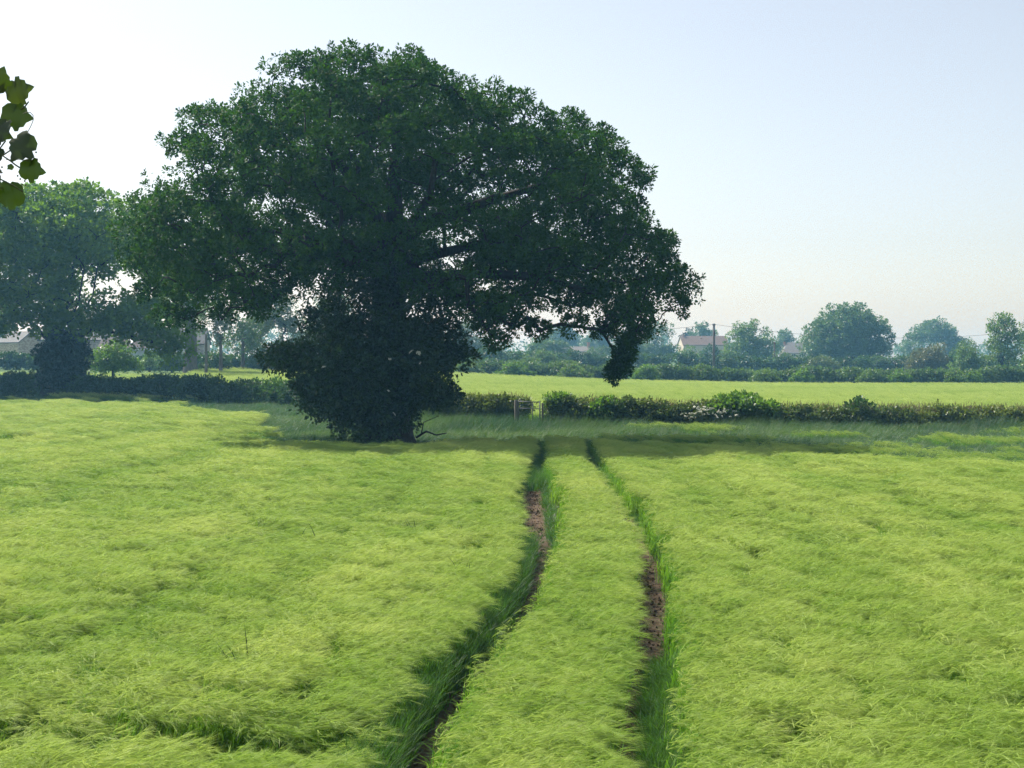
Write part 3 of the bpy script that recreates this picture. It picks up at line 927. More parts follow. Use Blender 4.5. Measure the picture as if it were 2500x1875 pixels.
# ------------------------------------------------------------------ hedges
def hedge(name, label, path, height, width, leaf, per_m, mat, seed, bumps=.25, mat2=None, bump_len=2.2, n_l=10, mixm=None):
    g = np.random.default_rng(seed)
    path = np.array(path, float)
    seg = np.linalg.norm(np.diff(path, axis=0), axis=1)
    cum = np.concatenate([[0], np.cumsum(seg)])
    Lh = cum[-1]
    n = int(Lh * per_m)
    t = g.random(n) * Lh
    x = np.interp(t, cum, path[:, 0]); y = np.interp(t, cum, path[:, 1])
    hh = np.interp(t, cum, np.array(height, float)) if not np.isscalar(height) else np.full(n, height)
    j = np.clip(np.searchsorted(cum, t) - 1, 0, len(seg) - 1)
    dv = np.diff(path, axis=0)[j] / seg[j][:, None]
    nrm = np.stack([-dv[:, 1], dv[:, 0]], 1)
    off = (g.random(n) - .5) * width
    hb = hh * (1 + bumps * fbm(t / bump_len, t * 0 + seed, seed=seed, octs=3))
    u = g.random(n) ** .62
    z = u * hb
    # rounded shoulders
    off = off * np.sqrt(np.clip(1.08 - u ** 3, 0.05, 1))
    x = x + nrm[:, 0] * off; y = y + nrm[:, 1] * off
    z0 = terrain(x, y)
    c = np.stack([x, y, z0 + z * .92], 1)
    r = np.full((n, 3), .0) + (leaf * 1.5 * (.7 + .6 * g.random(n)))[:, None]
    hue = np.clip(.25 + .45 * noise(t / 1.7, t * 0, seed=seed + 1), 0, .6)
    pos, ld, nr, s, hv = clump_leaves(c, r, 4, n_l, leaf, leaf * 1.2, g, up=.35, inner=.4, hue=hue)
    org = np.array([path[0, 0], path[0, 1], float(terrain(path[0, 0], path[0, 1]))])
    pos[:, 2] = np.maximum(pos[:, 2], -.9)
    e = empty(name, org, label, "hedge")
    link("foliage", leaf_mesh("foliage", pos - org, ld, nr, s, hv, width=.36), e, M[mat])
    # woody stems inside
    m_ = MB()
    for k in range(int(Lh / .9)):
        tt = (k + g.random()) * .9
        sx_, sy_ = np.interp(tt, cum, path[:, 0]), np.interp(tt, cum, path[:, 1])
        hz = float(np.interp(tt, cum, np.array(height, float)) if not np.isscalar(height) else height)
        b0 = np.array([sx_, sy_, float(terrain(sx_, sy_)) - .1])
        m_.tube([b0, b0 + (g.normal() * .12, g.normal() * .12, hz * .45), b0 + (g.normal() * .25, g.normal() * .2, hz * .8)], [.035, .025, .012], 4, False)
    tag(m_.build("stems", M['bark'], e, False, org), kind="stuff")
    return e


# hedge from behind the oak's foot to beyond the sycamore
hedge("hedge", "low dark trimmed hedge running from the elder thicket to the sycamore", [(-9, 93), (-16, 99), (-30, 108), (-44, 117), (-62, 128)], [2.05, 1.75, 1.75, 1.75, 1.7], 1.7, .18, 50, 'hedge_dark', 201, .22, n_l=7)
hedge("hawthorn_hedge", "taller hedge clump where the low hedge meets the elder thicket", [(-9.2, 90), (-14, 95)], [2.6, 2.3], 1.7, .17, 70, 'hedge_dark', 202, .25)
# near hedge either side of the gate
GD = 70.0
gx0 = (1262 - 1250) / F * GD
gx1 = (1318 - 1250) / F * GD
hedge("hedge", "short overgrown hedge between the elder thicket and the metal gate", [(-5.5, 74), (-2.5, 73.2), (.8, 72.6)], [1.25, 1.45, 1.5], 1.6, .13, 120, 'hedge_olive', 203, .18)
hedge("hedge", "long low field hedge starting at the metal gate, brown grass along its top", [(1.75, 71), (4, 70.4), (9, 70), (14, 69.7), (20, 69.5), (34, 70), (52, 70)], [1.62, 1.5, 1.3, 1.15, 1.05, .95, .95], 1.6, .13, 85, 'hedge_olive', 204, .22, n_l=7, bump_len=1.6)
g = np.random.default_rng(206)


def mound(name, label, x0, x1, y0, y1, d, mat, seed, leaf=.16, mind=.4, dens=1.2):
    return far_tree(name, label, "bush", x0, x1, y0, y1, d, mat, seed, leaf, dens, .05, mind, 4, gaps=-2)


mound("bramble_bush", "bright green bramble mound spilling over the field hedge above white flowers", 1722, 1900, 972, 1008, 69.8, 'bramble', 207)
mound("bramble_bush", "bright green leafy bush at the end of the hedge beside the gate", 1322, 1402, 966, 1012, 70.9, 'bramble', 208)
mound("bramble_bush", "small green bramble bulge on the field hedge just past the gate bush", 1445, 1520, 980, 1012, 70.2, 'bramble', 209)
mound("bramble_bush", "small upright dark bush poking from the field hedge near the picture edge", 2070, 2125, 986, 1015, 69.8, 'hedge_dark', 210)
# far hedge across the second field
FH = 168.0
hedge("far_hedge", "long bushy hedge along the far side of the pale second field", [(-14, 186), (-5, 182), (8, 176), (25, 171), (45, 168), (64, 167), (90, 168)], [2.1, 2.2, 2.1, 2.0, 1.9, 1.9, 1.9], 2.6, .24, 34, 'mid', 211, .42, bump_len=3.2, n_l=7)
for k, (x0, x1, yt, lab) in enumerate([(1100, 1180, 884, "bright bush at the oak end of the far hedge"), (1215, 1300, 888, "bright rounded bush swelling the far hedge behind the gate"),
                                       (1360, 1440, 893, "bright bush swelling the far hedge left of the drooping oak branch"), (1540, 1610, 897, "bright bush in the far hedge right of the drooping oak branch"),
                                       (1835, 1900, 905, "rounded bush in the far hedge below the short pole"), (1930, 1985, 906, "green bush in the far hedge below the rendered house"),
                                       (2092, 2165, 908, "wide bright bush in the far hedge below the low orange roof"), (2170, 2225, 911, "bright bush in the far hedge below the tan hawthorn"),
                                       (2305, 2345, 914, "small round bush in the far hedge below the hazel"), (2345, 2400, 915, "bright round bush in the far hedge next to the edge trees")]):
    d_ = float(np.interp((x0 + x1) / 2, [1080, 1400, 1800, 2500], [181, 174, 168.5, 166])) - 1.0
    far_tree("hedge_bush", lab, "bush", x0, x1, yt, 938, d_, 'fresh' if k % 2 == 0 else 'bramble', 220 + k, .2, 1.2, .06, .62, 4, gaps=-2)
hedge("mid_hedge", "hazy dark hedge behind the far hedge in front of the houses", [(-20, 238), (10, 240), (50, 242), (90, 240)], [3.0, 3.3, 3.2, 3.0], 3.0, .32, 22, 'hedge_dark', 240, .35, bump_len=5, n_l=6)
hedge("barn_hedge", "ragged low hedge below the barns and thick trunk", [(-70, 176), (-45, 172), (-30, 168), (-18, 170)], 1.6, 1.8, .26, 26, 'hedge_dark', 241, .35, bump_len=3)

# ------------------------------------------------------------------ gate
gz = float(terrain(1, GD))
gate = empty("field_gate", (gx0, GD, gz), "grey tubular metal gate in the gap of the field hedge", "gate")
H_ = 1.38
wG = gx1 - gx0
for nm, pts, r in [("top_rail", [(0.06, 0, H_), (wG, 0.0, H_ - .03)], .024), ("middle_rail", [(0.06, 0, H_ - .33), (wG, 0, H_ - .36)], .022), ("bottom_rail", [(0.06, 0, .35), (wG, 0, .33)], .022),
                   ("hinge_stile", [(0.08, 0, .2), (0.08, 0, H_)], .026), ("latch_stile", [(wG, 0, .2), (wG, 0, H_ + .0)], .034), ("upright", [(wG * .68, 0, .33), (wG * .68, 0, H_ - .03)], .02)]:
    MB().tube(pts, r, 8).build(nm, M['galv'], gate, True)
lt = MB().box((wG - .02, -.05, 1.02), (.14, .03, .035)); lt.build("latch", M['galv'], gate)
for nm, x_, r, h_, lab in [("gate_post", gx0 - .045, .085, 1.45, "thick grey wooden post carrying the metal gate"), ("gate_post", gx1 + .13, .055, 1.3, "thin post at the latch end of the metal gate")]:
    m_ = MB().tube([(0, 0, -.4), (0.01, 0, .5), (0, 0, h_ - .02), (0, 0, h_)], [r * 1.05, r, r * .96, r * .8], 9)
    o = m_.build(nm, M['post_wood'], None, True)
    o.location = (x_, GD + .02, gz)
    tag(o, lab, "post")

# ------------------------------------------------------------------ poles and wires
def upole(name, label, px, ytop, ybase, d, r):
    b = P(px, ybase, d)
    tz = float(terrain(b[0], d))
    top = CAMZ + (HY - ytop) / F * d
    e = empty(name, (b[0], d, tz), label, "pole")
    MB().tube([(0, 0, -.3), (0, 0, (top - tz) * .5), (.0, 0, top - tz)], [r * 1.2, r, r * .85], 9).build("pole", M['pole_wood'], e, True)
    MB().box((0, -.1, top - tz - .25), (.5, .07, .09)).build("crossarm", M['pole_wood'], e)
    for s in (-.2, .2):
        MB().tube([(s, -.1, top - tz - .2), (s, -.1, top - tz - .06)], [.035, .05], 7).build("insulator", M['wire'], e, True)
    return np.array([b[0], d, top])


p1 = upole("utility_pole", "tall wooden utility pole standing behind the far hedge", 1743, 790, 907, 225, .21)
upole("utility_pole", "short wooden pole in front of the rendered house", 1891, 835, 905, 246, .13)


def wire(label, pts):
    m_ = MB()
    m_.tube(pts, .022, 4)
    o = m_.build("overhead_wire", M['wire'], None, True)
    tag(o, label, "wire")


def sag(a_, b_, s, n=24):
    return [a_ + (b_ - a_) * t - np.array([0, 0, 4 * s * t * (1 - t)]) for t in np.linspace(0, 1, n)]


pr = P(2640, 790, 240)
plft = P(1060, 795, 232)
wire("sagging wire from the tall pole across the domed tree to the edge trees", sag(p1 - (0, .1, .12), pr, 2.3))
wire("sagging wire from the tall pole running behind the oak", sag(p1 - (0, .1, .12), plft, 1.35))

# ------------------------------------------------------------------ houses beyond the hedges
def gable_house(name, label, c, w, dp, eave, ridge, wall, roof, rz=0.0, windows=(), chimneys=(), extra=None, hip=0.0, over=.25):
    """c: base centre; w along local x (ridge direction), dp depth; eave/ridge heights above base"""
    e = empty(name, c, label, "house")
    e.rotation_euler = (0, 0, rz)
    hw, hd = w / 2, dp / 2
    m_ = MB()
    v = [(-hw, -hd, -.3), (hw, -hd, -.3), (hw, hd, -.3), (-hw, hd, -.3), (-hw, -hd, eave), (hw, -hd, eave), (hw, hd, eave), (-hw, hd, eave)]
    f = [(0, 1, 5, 4), (1, 2, 6, 5), (2, 3, 7, 6), (3, 0, 4, 7)]
    if hip == 0:
        v += [(-hw, 0, ridge), (hw, 0, ridge)]
        f = [(0, 1, 5, 4), (1, 2, 6, 9, 5), (2, 3, 7, 6), (3, 0, 4, 8, 7)]
    m_.add(v, f).build("wall", wall, e)
    sl = (ridge - eave) / hd
    o_ = over
    m_ = MB()
    th = .14
    zb = eave - sl * o_ + .06
    rx = hw + .2 - hip
    v = [(-hw - .2, -hd - o_, zb), (hw + .2, -hd - o_, zb), (rx, 0, ridge + .06), (-rx, 0, ridge + .06), (hw + .2, hd + o_, zb), (-hw - .2, hd + o_, zb)]
    v2 = [(a_, b_, z + th) for a_, b_, z in v]
    fa = [(0, 1, 2, 3), (3, 2, 4, 5)]
    if hip:
        fa += [(1, 4, 2), (5, 0, 3)]
    top_f = [tuple(i + 6 for i in q) for q in fa]
    bot_f = [tuple(reversed(q)) for q in fa]
    edge = [(0, 6, 7, 1), (5, 4, 10, 11)]
    edge += [(0, 3, 9, 6), (3, 5, 11, 9), (1, 7, 8, 2), (2, 8, 10, 4)] if not hip else [(1, 7, 10, 4), (5, 11, 6, 0)]
    rf = m_.add(v + v2, top_f + bot_f + edge).build("roof", roof, e)
    for (x_, z_, ww, hh) in windows:
        fr = MB().box((x_, -hd - .03, z_), (ww, .1, hh)).build("window", M['frame_white'], e)
        for k in (-1, 1):
            MB().box((x_ + k * ww * .24, -hd - .085, z_), (ww * .40, .02, hh * .84)).build("pane", M['glass'], fr)
    for (x_, y_, s, h) in chimneys:
        MB().box((x_, y_, ridge + h / 2 - .3), (s, s, h + .6)).box((x_, y_, ridge + h + .05), (s * 1.2, s * 1.2, .12)).build("chimney", M['chimney'], rf)
    return e


def base(px, d):
    x_ = (px - 1250) / F * d
    return np.array([x_, d, float(terrain(x_, d))])


b = base(1716, 375)
zt = lambda y, d: CAMZ + (HY - y) / F * d
gable_house("house", "house with long pinkish brown tiled roof beside the utility pole", b, 12, 7, zt(843, 375) - b[2], zt(822, 375) - b[2], M['render_wall'], M['pinktile'], math.radians(6), [(-3, 3.0, 1.2, 1.0), (2, 3.0, 1.2, 1.0)], [(-5.2, 0, .5, .5), (-1.2, -3.0, .5, -.4)])
b = base(1952, 385)
h2 = gable_house("house", "pale rendered house with grey hipped roof and white windows", b, 9.5, 7, zt(862, 385) - b[2], zt(838, 385) - b[2], M['render_wall'], M['greytile'], math.radians(-4), [(-2.0, zt(867.5, 385) - b[2], 1.0, .9), (.1, zt(868, 385) - b[2], 1.2, .8)], [(-4.0, 0, .5, .3)], hip=1.6)
b = base(1972, 372)
gable_house("outbuilding", "small gabled outbuilding with tiled roof below the rendered house", b, 4.5, 3.2, zt(884, 372) - b[2], zt(873, 372) - b[2], M['render_wall'], M['pinktile'], math.radians(68), [(0, 1.2, .8, .8)])
b = base(2190, 270)
hc = gable_house("cottage", "low cottage with orange tiled roof and one white skylight", b, 5.6, 4.5, zt(890, 270) - b[2], zt(880.5, 270) - b[2], M['stone'], M['redtile'], math.radians(5))
MB().add([(-1.6, -1.55, 0), (-1.0, -1.55, 0), (-1.0, -.95, .34), (-1.6, -.95, .34), (-1.6, -1.6, .1), (-1.0, -1.6, .1), (-1.0, -1.0, .44), (-1.6, -1.0, .44)], [(0, 3, 2, 1), (4, 5, 6, 7), (0, 1, 5, 4), (1, 2, 6, 5), (2, 3, 7, 6), (3, 0, 4, 7)]).build("skylight", M['frame_white'], hc, False).location = (0, 0, zt(886.5, 270) - b[2] - .05)
b = base(1412, 335)
gable_house("bungalow", "pale bungalow with a brick chimney seen below the oak", b, 7.0, 5, zt(859, 335) - b[2], zt(848, 335) - b[2], M['render_wall'], M['greytile'], math.radians(4), [(-1.0, 1.4, 1.2, 1.0)], [(2.4, 0, .6, 1.1)])

# stone barns behind the sycamore
d_ = 212.0
b = base(48, d_)
bz = b[2]
bb = gable_house("stone_barn", "stone barn with pale sunlit gable end and slate roof", b, 6.5, 4.0, zt(838, d_) - bz, zt(812, d_) - bz, M['stone'], M['slate'], math.radians(-42), over=.1)
MB().box((-3.27, -1.45, zt(851, d_) - bz), (.1, .22, .95)).build("slit_window", M['dark_opening'], bb)
MB().box((-3.27, .35, zt(826, d_) - bz), (.1, .3, .8)).build("slit_window", M['dark_opening'], bb)
b = base(212, 214)
bb = gable_house("open_barn", "long grey stone barn with dark open bay and slate roof", b, 12.5, 6, zt(832, 214) - b[2], zt(812, 214) - b[2], M['stone_grey'], M['slate'], math.radians(2))
MB().box((-.7, -3.02, (zt(868, 214) + zt(833, 214)) / 2 - b[2]), (2.5, .12, zt(833, 214) - zt(868, 214))).build("bay_shade_panel", M['dark_opening'], bb)  # solid dark panel painted as the shade inside the bay
MB().tube([(1.15, -3.1, .2), (1.15, -3.1, zt(833, 214) - b[2])], .06, 6).build("drainpipe", M['dark_opening'], bb)
b = base(352, 206)
bb = gable_house("tiled_barn", "low building with red tiled roof and white skylight beside the round bush", b, 11.5, 6, zt(851, 206) - b[2], zt(826, 206) - b[2], M['sheet'], M['redtile'], math.radians(2))
MB().box((-3.4, -3.28, zt(854, 206) - b[2]), (3.8, .08, .28)).build("fascia", M['frame_white'], bb)
MB().box((1.8, -3.28, zt(853, 206) - b[2]), (6.0, .08, .2)).build("fascia", M['frame_white'], bb)
e_, r_ = zt(851, 206) - b[2], zt(826, 206) - b[2]
zs = lambda yy: e_ + (r_ - e_) * (yy + 3) / 3 + .22
MB().add([(-2.0, -2.0, zs(-2.0)), (-1.25, -2.0, zs(-2.0)), (-1.25, -1.0, zs(-1.0)), (-2.0, -1.0, zs(-1.0)), (-2.0, -2.0, zs(-2.0) + .1), (-1.25, -2.0, zs(-2.0) + .1), (-1.25, -1.0, zs(-1.0) + .1), (-2.0, -1.0, zs(-1.0) + .1)],
         [(0, 3, 2, 1), (4, 5, 6, 7), (0, 1, 5, 4), (1, 2, 6, 5), (2, 3, 7, 6), (3, 0, 4, 7)]).build("skylight", M['frame_white'], bb)
b = base(440, 216)
gable_house("farmhouse", "grey roofed farmhouse glimpsed behind the thick pale trunk", b, 8, 6, zt(840, 216) - b[2], zt(806, 216) - b[2], M['stone_grey'], M['slate'], math.radians(3), [(1.5, 2.2, .9, .9)])


def car(name, label, loc, rz, paint):
    e = empty(name, loc, label, "car")
    e.rotation_euler = (0, 0, rz)
    prof = [(-2.1, .35), (-2.15, .75), (-1.95, .95), (-1.2, 1.02), (-.55, 1.45), (.9, 1.5), (1.6, 1.1), (2.05, 1.0), (2.15, .7), (2.1, .35)]
    n = len(prof)
    v, f = [], []
    for yy, sc_ in ((-.86, 0), (-.80, 1), (.80, 1), (.86, 0)):
        for (x_, z_) in prof:
            inset = .10 if (z_ > 1.1) else 0
            v.append((x_, yy - math.copysign(inset if abs(yy) < .9 else 0, yy), z_ + (.03 if sc_ else 0)))
    for k in range(3):
        for i in range(n):
            j = (i + 1) % n
            f.append((k * n + i, k * n + j, (k + 1) * n + j, (k + 1) * n + i))
    f.append(tuple(range(n))); f.append(tuple(3 * n + i for i in reversed(range(n))))
    MB().add(v, f).build("body", paint, e, False)
    MB().add([(-1.15, -.66, 1.07), (-1.15, .66, 1.07), (-.62, .6, 1.46), (-.62, -.6, 1.46)], [(0, 1, 2, 3)]).build("windscreen", M['glass'], e)
    MB().add([(1.58, -.66, 1.18), (1.58, .66, 1.18), (1.0, .6, 1.5), (1.0, -.6, 1.5)], [(3, 2, 1, 0)]).build("rear_window", M['glass'], e)
    for s in (-1, 1):
        MB().add([(-.95, s * .885, 1.06), (1.3, s * .885, 1.1), (.85, s * .775, 1.44), (-.45, s * .775, 1.41)], [(0, 1, 2, 3)]).build("side_window", M['glass'], e)
        for x_ in (-1.35, 1.35):
            w_ = MB().tube([(x_, s * .70, .33), (x_, s * .90, .33)], .33, 14).build("wheel", M['tyre'], e, True)
            MB().tube([(x_, s * .89, .33), (x_, s * .92, .33)], .2, 10).build("rim", M['galv'], w_)
    for s in (-.6, .6):
        MB().box((-2.12, s, .72), (.08, .3, .14)).build("headlight", M['frame_white'], e)
    return e


def grid_loc(px, d):
    b_ = base(px, d)
    return tuple(b_)


car("parked_car", "silver car beside the pale stone gable, cut by the picture edge", grid_loc(-6, 196), math.radians(170), M['car_silver'])
car("parked_car", "white car glimpsed through leaves in front of the open barn", grid_loc(192, 196), math.radians(200), M['car_white'])


# ------------------------------------------------------------------ grass and crop: tufts placed by geometry nodes
def blade(V, Q, T, MI, p, dirxy, L_, w, bend, lean, mi, segs=2, twist=0.0):
    """tapering curved blade: quads then a tip triangle"""
    dx, dy = dirxy
    side = np.array([-dy, dx, 0]) * math.cos(twist) + np.array([dx, dy, 0]) * math.sin(twist)
    pts = []
    ang = lean
    q = np.array(p, float)
    pts.append(q.copy())
    for i in range(segs):
        st = L_ / segs
        q = q + st * np.array([dx * math.sin(ang), dy * math.sin(ang), math.cos(ang)])
        ang += bend / segs
        pts.append(q.copy())
    k0 = len(V)
    for i, q in enumerate(pts[:-1]):
        ww = w * (1 - 0.55 * i / segs) / 2
        V.append(q - side * ww); V.append(q + side * ww)
    V.append(pts[-1])
    for i in range(segs - 1):
        Q.append((k0 + 2 * i, k0 + 2 * i + 1, k0 + 2 * i + 3, k0 + 2 * i + 2)); MI[0].append(mi)
    T.append((k0 + 2 * (segs - 1), k0 + 2 * (segs - 1) + 1, k0 + 2 * segs)); MI[1].append(mi)
    return pts[-1], ang


def barley_tuft(name, seed, n=34, rad=.17, simple=False, hgt=.62, wmul=1.0, square=False):
    g = np.random.default_rng(seed)
    V, Q, T, MI = [], [], [], ([], [])
    for i in range(n):
        a_, r_ = g.random() * 6.283, rad * g.random() ** .5
        p = (r_ * math.cos(a_), r_ * math.sin(a_), 0) if not square else ((g.random() * 2 - 1) * rad, (g.random() * 2 - 1) * rad, 0)
        wd = g.normal() * .75 - .25          # wind blows towards +x
        dx, dy = math.cos(wd), math.sin(wd)
        h = hgt * (.86 + .24 * g.random())
        tip, an = blade(V, Q, T, MI, p, (dx, dy), h * .9, .006 * wmul, .25 + .35 * g.random(), .06 * g.normal(), 1, 2 if simple else 3, g.random() * 3)
        # leaves
        for k in range(1 if simple else 2):
            la = g.random() * 6.283
            zz = h * (.12 + .36 * g.random())
            blade(V, Q, T, MI, (p[0] + dx * zz * .12, p[1] + dy * zz * .12, zz), (math.cos(la), math.sin(la)), .20 + .12 * g.random(), .013 * wmul, 1.2 + .8 * g.random(), .45, 1, 2)
        # ear
        an += .55 + .75 * g.random()
        hd = np.array([dx * math.sin(an), dy * math.sin(an), math.cos(an)])
        sd = np.array([-dy, dx, 0])
        up = np.cross(hd, sd)
        L_ = .085 * (.85 + .3 * g.random())
        e0, e1 = np.array(tip) - hd * .02, np.array(tip) + hd * L_
        for ax in ((sd, up) if not simple else (sd,)):
            k0 = len(V)
            m0 = e0 + hd * L_ * .45
            V.extend([e0, m0 + ax * .0065 * wmul, e1, m0 - ax * .0065 * wmul])
            Q.append((k0, k0 + 1, k0 + 2, k0 + 3)); MI[0].append(0)
        # awns
        for k in range(4 if simple else 13):
            f = g.random()
            s0 = e0 + hd * L_ * (.15 + .8 * f)
            dd = hd + (sd * g.normal() + up * g.normal()) * .16
            dd = dd / np.linalg.norm(dd)
            al = .12 + .05 * g.random()
            ws = np.cross(dd, g.normal(size=3)); ws /= np.linalg.norm(ws)
            tipa = s0 + dd * al - np.array([0, 0, .045 * g.random()]) + np.array([.02 * g.random(), 0, 0])
            k0 = len(V)
            V.extend([s0 - ws * .0011 * wmul, s0 + ws * .0011 * wmul, tipa])
            T.append((k0, k0 + 1, k0 + 2)); MI[1].append(0)
    me = mesh_from(name, np.array(V), np.array(Q), np.array(T), mats=[M['barley_head'], M['barley_leaf']], mat_idx=MI[0] + MI[1])
    return bpy.data.objects.new(name, me)


def grass_tuft(name, seed, mat, n=40, rad=.2, hgt=.5, w=.009, heads=None, lean=.35):
    g = np.random.default_rng(seed)
    V, Q, T, MI = [], [], [], ([], [])
    for i in range(n):
        a_, r_ = g.random() * 6.283, rad * g.random() ** .5
        wd = g.normal() * 1.0
        h = hgt * (.55 + .6 * g.random())
        tip, an = blade(V, Q, T, MI, (r_ * math.cos(a_), r_ * math.sin(a_), 0), (math.cos(wd), math.sin(wd)), h, w, .5 + .7 * g.random(), lean * g.random(), 0, 3, g.random() * 3)
        if heads and g.random() < heads:
            d_ = np.array([math.cos(wd) * math.sin(an * .6), math.sin(wd) * math.sin(an * .6), math.cos(an * .6)])
            for q in range(3):
                sd = unit(g.normal(size=3)) * .016
                k0 = len(V)
                b0 = np.array(tip) - d_ * .06
                V.extend([b0, b0 + d_ * .09 + sd, b0 + d_ * .20, b0 + d_ * .09 - sd])
                Q.append((k0, k0 + 1, k0 + 2, k0 + 3)); MI[0].append(1)
    me = mesh_from(name, np.array(V), np.array(Q), np.array(T), mats=[mat, M['seed_head']], mat_idx=MI[0] + MI[1])
    return bpy.data.objects.new(name, me)


def scatter(name, pts, rot, scl, tint, variants, label, cat, pick=None):
    src = bpy.data.collections.new(name + "_sources")
    for o in variants:
        src.objects.link(o)
    n = len(pts)
    me = bpy.data.meshes.new(name)
    me.vertices.add(n)
    me.vertices.foreach_set("co", np.asarray(pts, np.float32).ravel())
    for k, v, t in (("rot", rot, 'FLOAT_VECTOR'), ("scl", scl, 'FLOAT_VECTOR')):
        a_ = me.attributes.new(k, t, 'POINT'); a_.data.foreach_set("vector", np.asarray(v, np.float32).ravel())
    a_ = me.attributes.new("tint", 'FLOAT', 'POINT'); a_.data.foreach_set("value", np.asarray(tint, np.float32))
    a_ = me.attributes.new("pick", 'INT', 'POINT'); a_.data.foreach_set("value", (np.random.default_rng(n).integers(0, len(variants), n) if pick is None else pick).astype(np.int32))
    me.update()
    o = link(name, me)
    ng = bpy.data.node_groups.new(name + "_nodes", 'GeometryNodeTree')
    ng.interface.new_socket("Geometry", in_out='INPUT', socket_type='NodeSocketGeometry')
    ng.interface.new_socket("Geometry", in_out='OUTPUT', socket_type='NodeSocketGeometry')
    N, L = ng.nodes, ng.links
    gi, go = N.new("NodeGroupInput"), N.new("NodeGroupOutput")
    ci = N.new("GeometryNodeCollectionInfo")
    ci.inputs["Collection"].default_value = src
    ci.inputs["Separate Children"].default_value = True
    ci.inputs["Reset Children"].default_value = True
    ip = N.new("GeometryNodeInstanceOnPoints")
    ip.inputs["Pick Instance"].default_value = True

    def attr(nm, tp):
        a = N.new("GeometryNodeInputNamedAttribute"); a.data_type = tp
        a.inputs["Name"].default_value = nm
        return a.outputs["Attribute"]
    er = N.new("FunctionNodeEulerToRotation")
    L.new(attr("rot", 'FLOAT_VECTOR'), er.inputs[0])
    L.new(gi.outputs[0], ip.inputs["Points"])
    L.new(ci.outputs[0], ip.inputs["Instance"])
    L.new(attr("pick", 'INT'), ip.inputs["Instance Index"])
    L.new(er.outputs[0], ip.inputs["Rotation"])
    L.new(attr("scl", 'FLOAT_VECTOR'), ip.inputs["Scale"])
    L.new(ip.outputs[0], go.inputs[0])
    md = o.modifiers.new("tufts", 'NODES')
    md.node_group = ng
    tag(o, label, cat, kind="stuff")
    return o


g = np.random.default_rng(55)


def jitter_grid(x0, x1, y0, y1, step):
    xs, ys = np.meshgrid(np.arange(x0, x1, step), np.arange(y0, y1, step))
    xs = xs + (g.random(xs.shape) - .5) * step * 1.1
    ys = ys + (g.random(ys.shape) - .5) * step * 1.1
    return xs.ravel(), ys.ravel()


def in_view(x, y, m=3.0):
    return np.abs(x) < .365 * y + m


def hollow(x, y):
    """the trodden dip that crosses the crop near the camera"""
    c = 11.3 + .22 * np.sin(x * 1.3 + .6) + .10 * (x + 4)
    return np.exp(-((y - c) / .48) ** 2) * sstep(-.9, -2.0, x)


def barley_points(x, y):
    trk = np.minimum(abs(x - track_left(y)), abs(x - track_right(y)))
    u = x - track_mid(y)
    rows = .65 * fbm(u / 1.15, y / 11.0, seed=61, octs=2) + .40 * fbm(u / 2.6, y / 5.0, seed=62, octs=2)
    ridge = np.sin(2 * math.pi * (u + .25 * noise(u * 0, y / 5, seed=67)) / 1.55) * sstep(-1.4, -2.4, u)
    rows = rows + .36 * ridge * (.5 + .5 * noise(u / 2, y / 6, seed=68))
    h = 1 + .27 * rows + .03 * noise(x / .6, y / .6, seed=63)
    h = h * (1 - .74 * hollow(x, y))
    lean = .02 + .16 * (.5 + .5 * fbm(u / 1.4, y / 4.5, seed=64, octs=2)) + .05 * g.normal(size=len(x))
    tint = np.clip(.52 + .55 * fbm(u / 1.1, y / 4.0, seed=65, octs=3) + .45 * rows + .14 * g.normal(size=len(x)), 0, 1)  # rows term paints the light and dark bands of leaning crop
    lean = lean * sstep(.25, .9, trk)
    return trk, h, lean, tint


# near crop: small tufts beside the tracks, larger square patches elsewhere
def near_track(x, y):
    return np.minimum(abs(x - track_left(y)), abs(x - track_right(y)))


xa, ya = jitter_grid(-4, 6, 6.0, 22, .225)
xb, yb = jitter_grid(-2, 6, 22, 58, .27)
ka = near_track(xa, ya) < .95
kb = near_track(xb, yb) < 1.0
xa, ya, xb, yb = xa[ka], ya[ka], xb[kb], yb[kb]
x1_, y1_ = jitter_grid(-9, 9, 6.0, 22, .42)
k1 = near_track(x1_, y1_) >= .80
x1_, y1_ = x1_[k1], y1_[k1]
x2_, y2_ = jitter_grid(-18, 20, 22, 58, .58)
k2 = near_track(x2_, y2_) >= .85
x2_, y2_ = x2_[k2], y2_[k2]
x3_, y3_ = jitter_grid(-46, 3, 58, 110, .85)
xs = np.concatenate([xa, xb, x1_, x2_, x3_]); ys = np.concatenate([ya, yb, y1_, y2_, y3_])
sc0 = np.concatenate([np.full(len(xa), 1.0), np.full(len(xb), 1.15), np.full(len(x1_), 1.0), np.full(len(x2_), 1.35), np.full(len(x3_), 2.0)])
is_patch = np.concatenate([np.zeros(len(xa) + len(xb), bool), np.ones(len(x1_) + len(x2_) + len(x3_), bool)])
trk, h, lean, tint = barley_points(xs, ys)
wob = .06 * noise(xs / .5, ys / .8, seed=66)
edge = barley_end(xs) + g.normal(size=len(xs)) * np.where(xs < -3, 2.2, .3)
on_left = abs(xs - track_left(ys)) < abs(xs - track_right(ys))
bare = np.where(on_left, np.interp(ys, [6, 14, 18, 24, 30, 36, 44, 58], [.36, .36, .34, .44, .60, .46, .34, .28]), np.interp(ys, [6, 14, 24, 36, 44, 58], [.28, .29, .31, .36, .34, .28]))
left_hedge_y = np.interp(-xs, [9, 16, 30, 44, 62], [89, 95, 104, 113, 124])
keep = in_view(xs, ys, 3.5) & ((trk > bare + wob) | (ys > 57)) & (ys < edge) & (ys < left_hedge_y) & (np.hypot(xs - ox, (ys - OD)) > 3.2)
keep &= ~((np.hypot((xs - ox) / 1.25, ys - OD) < 6.0) & (g.random(len(xs)) < .75))
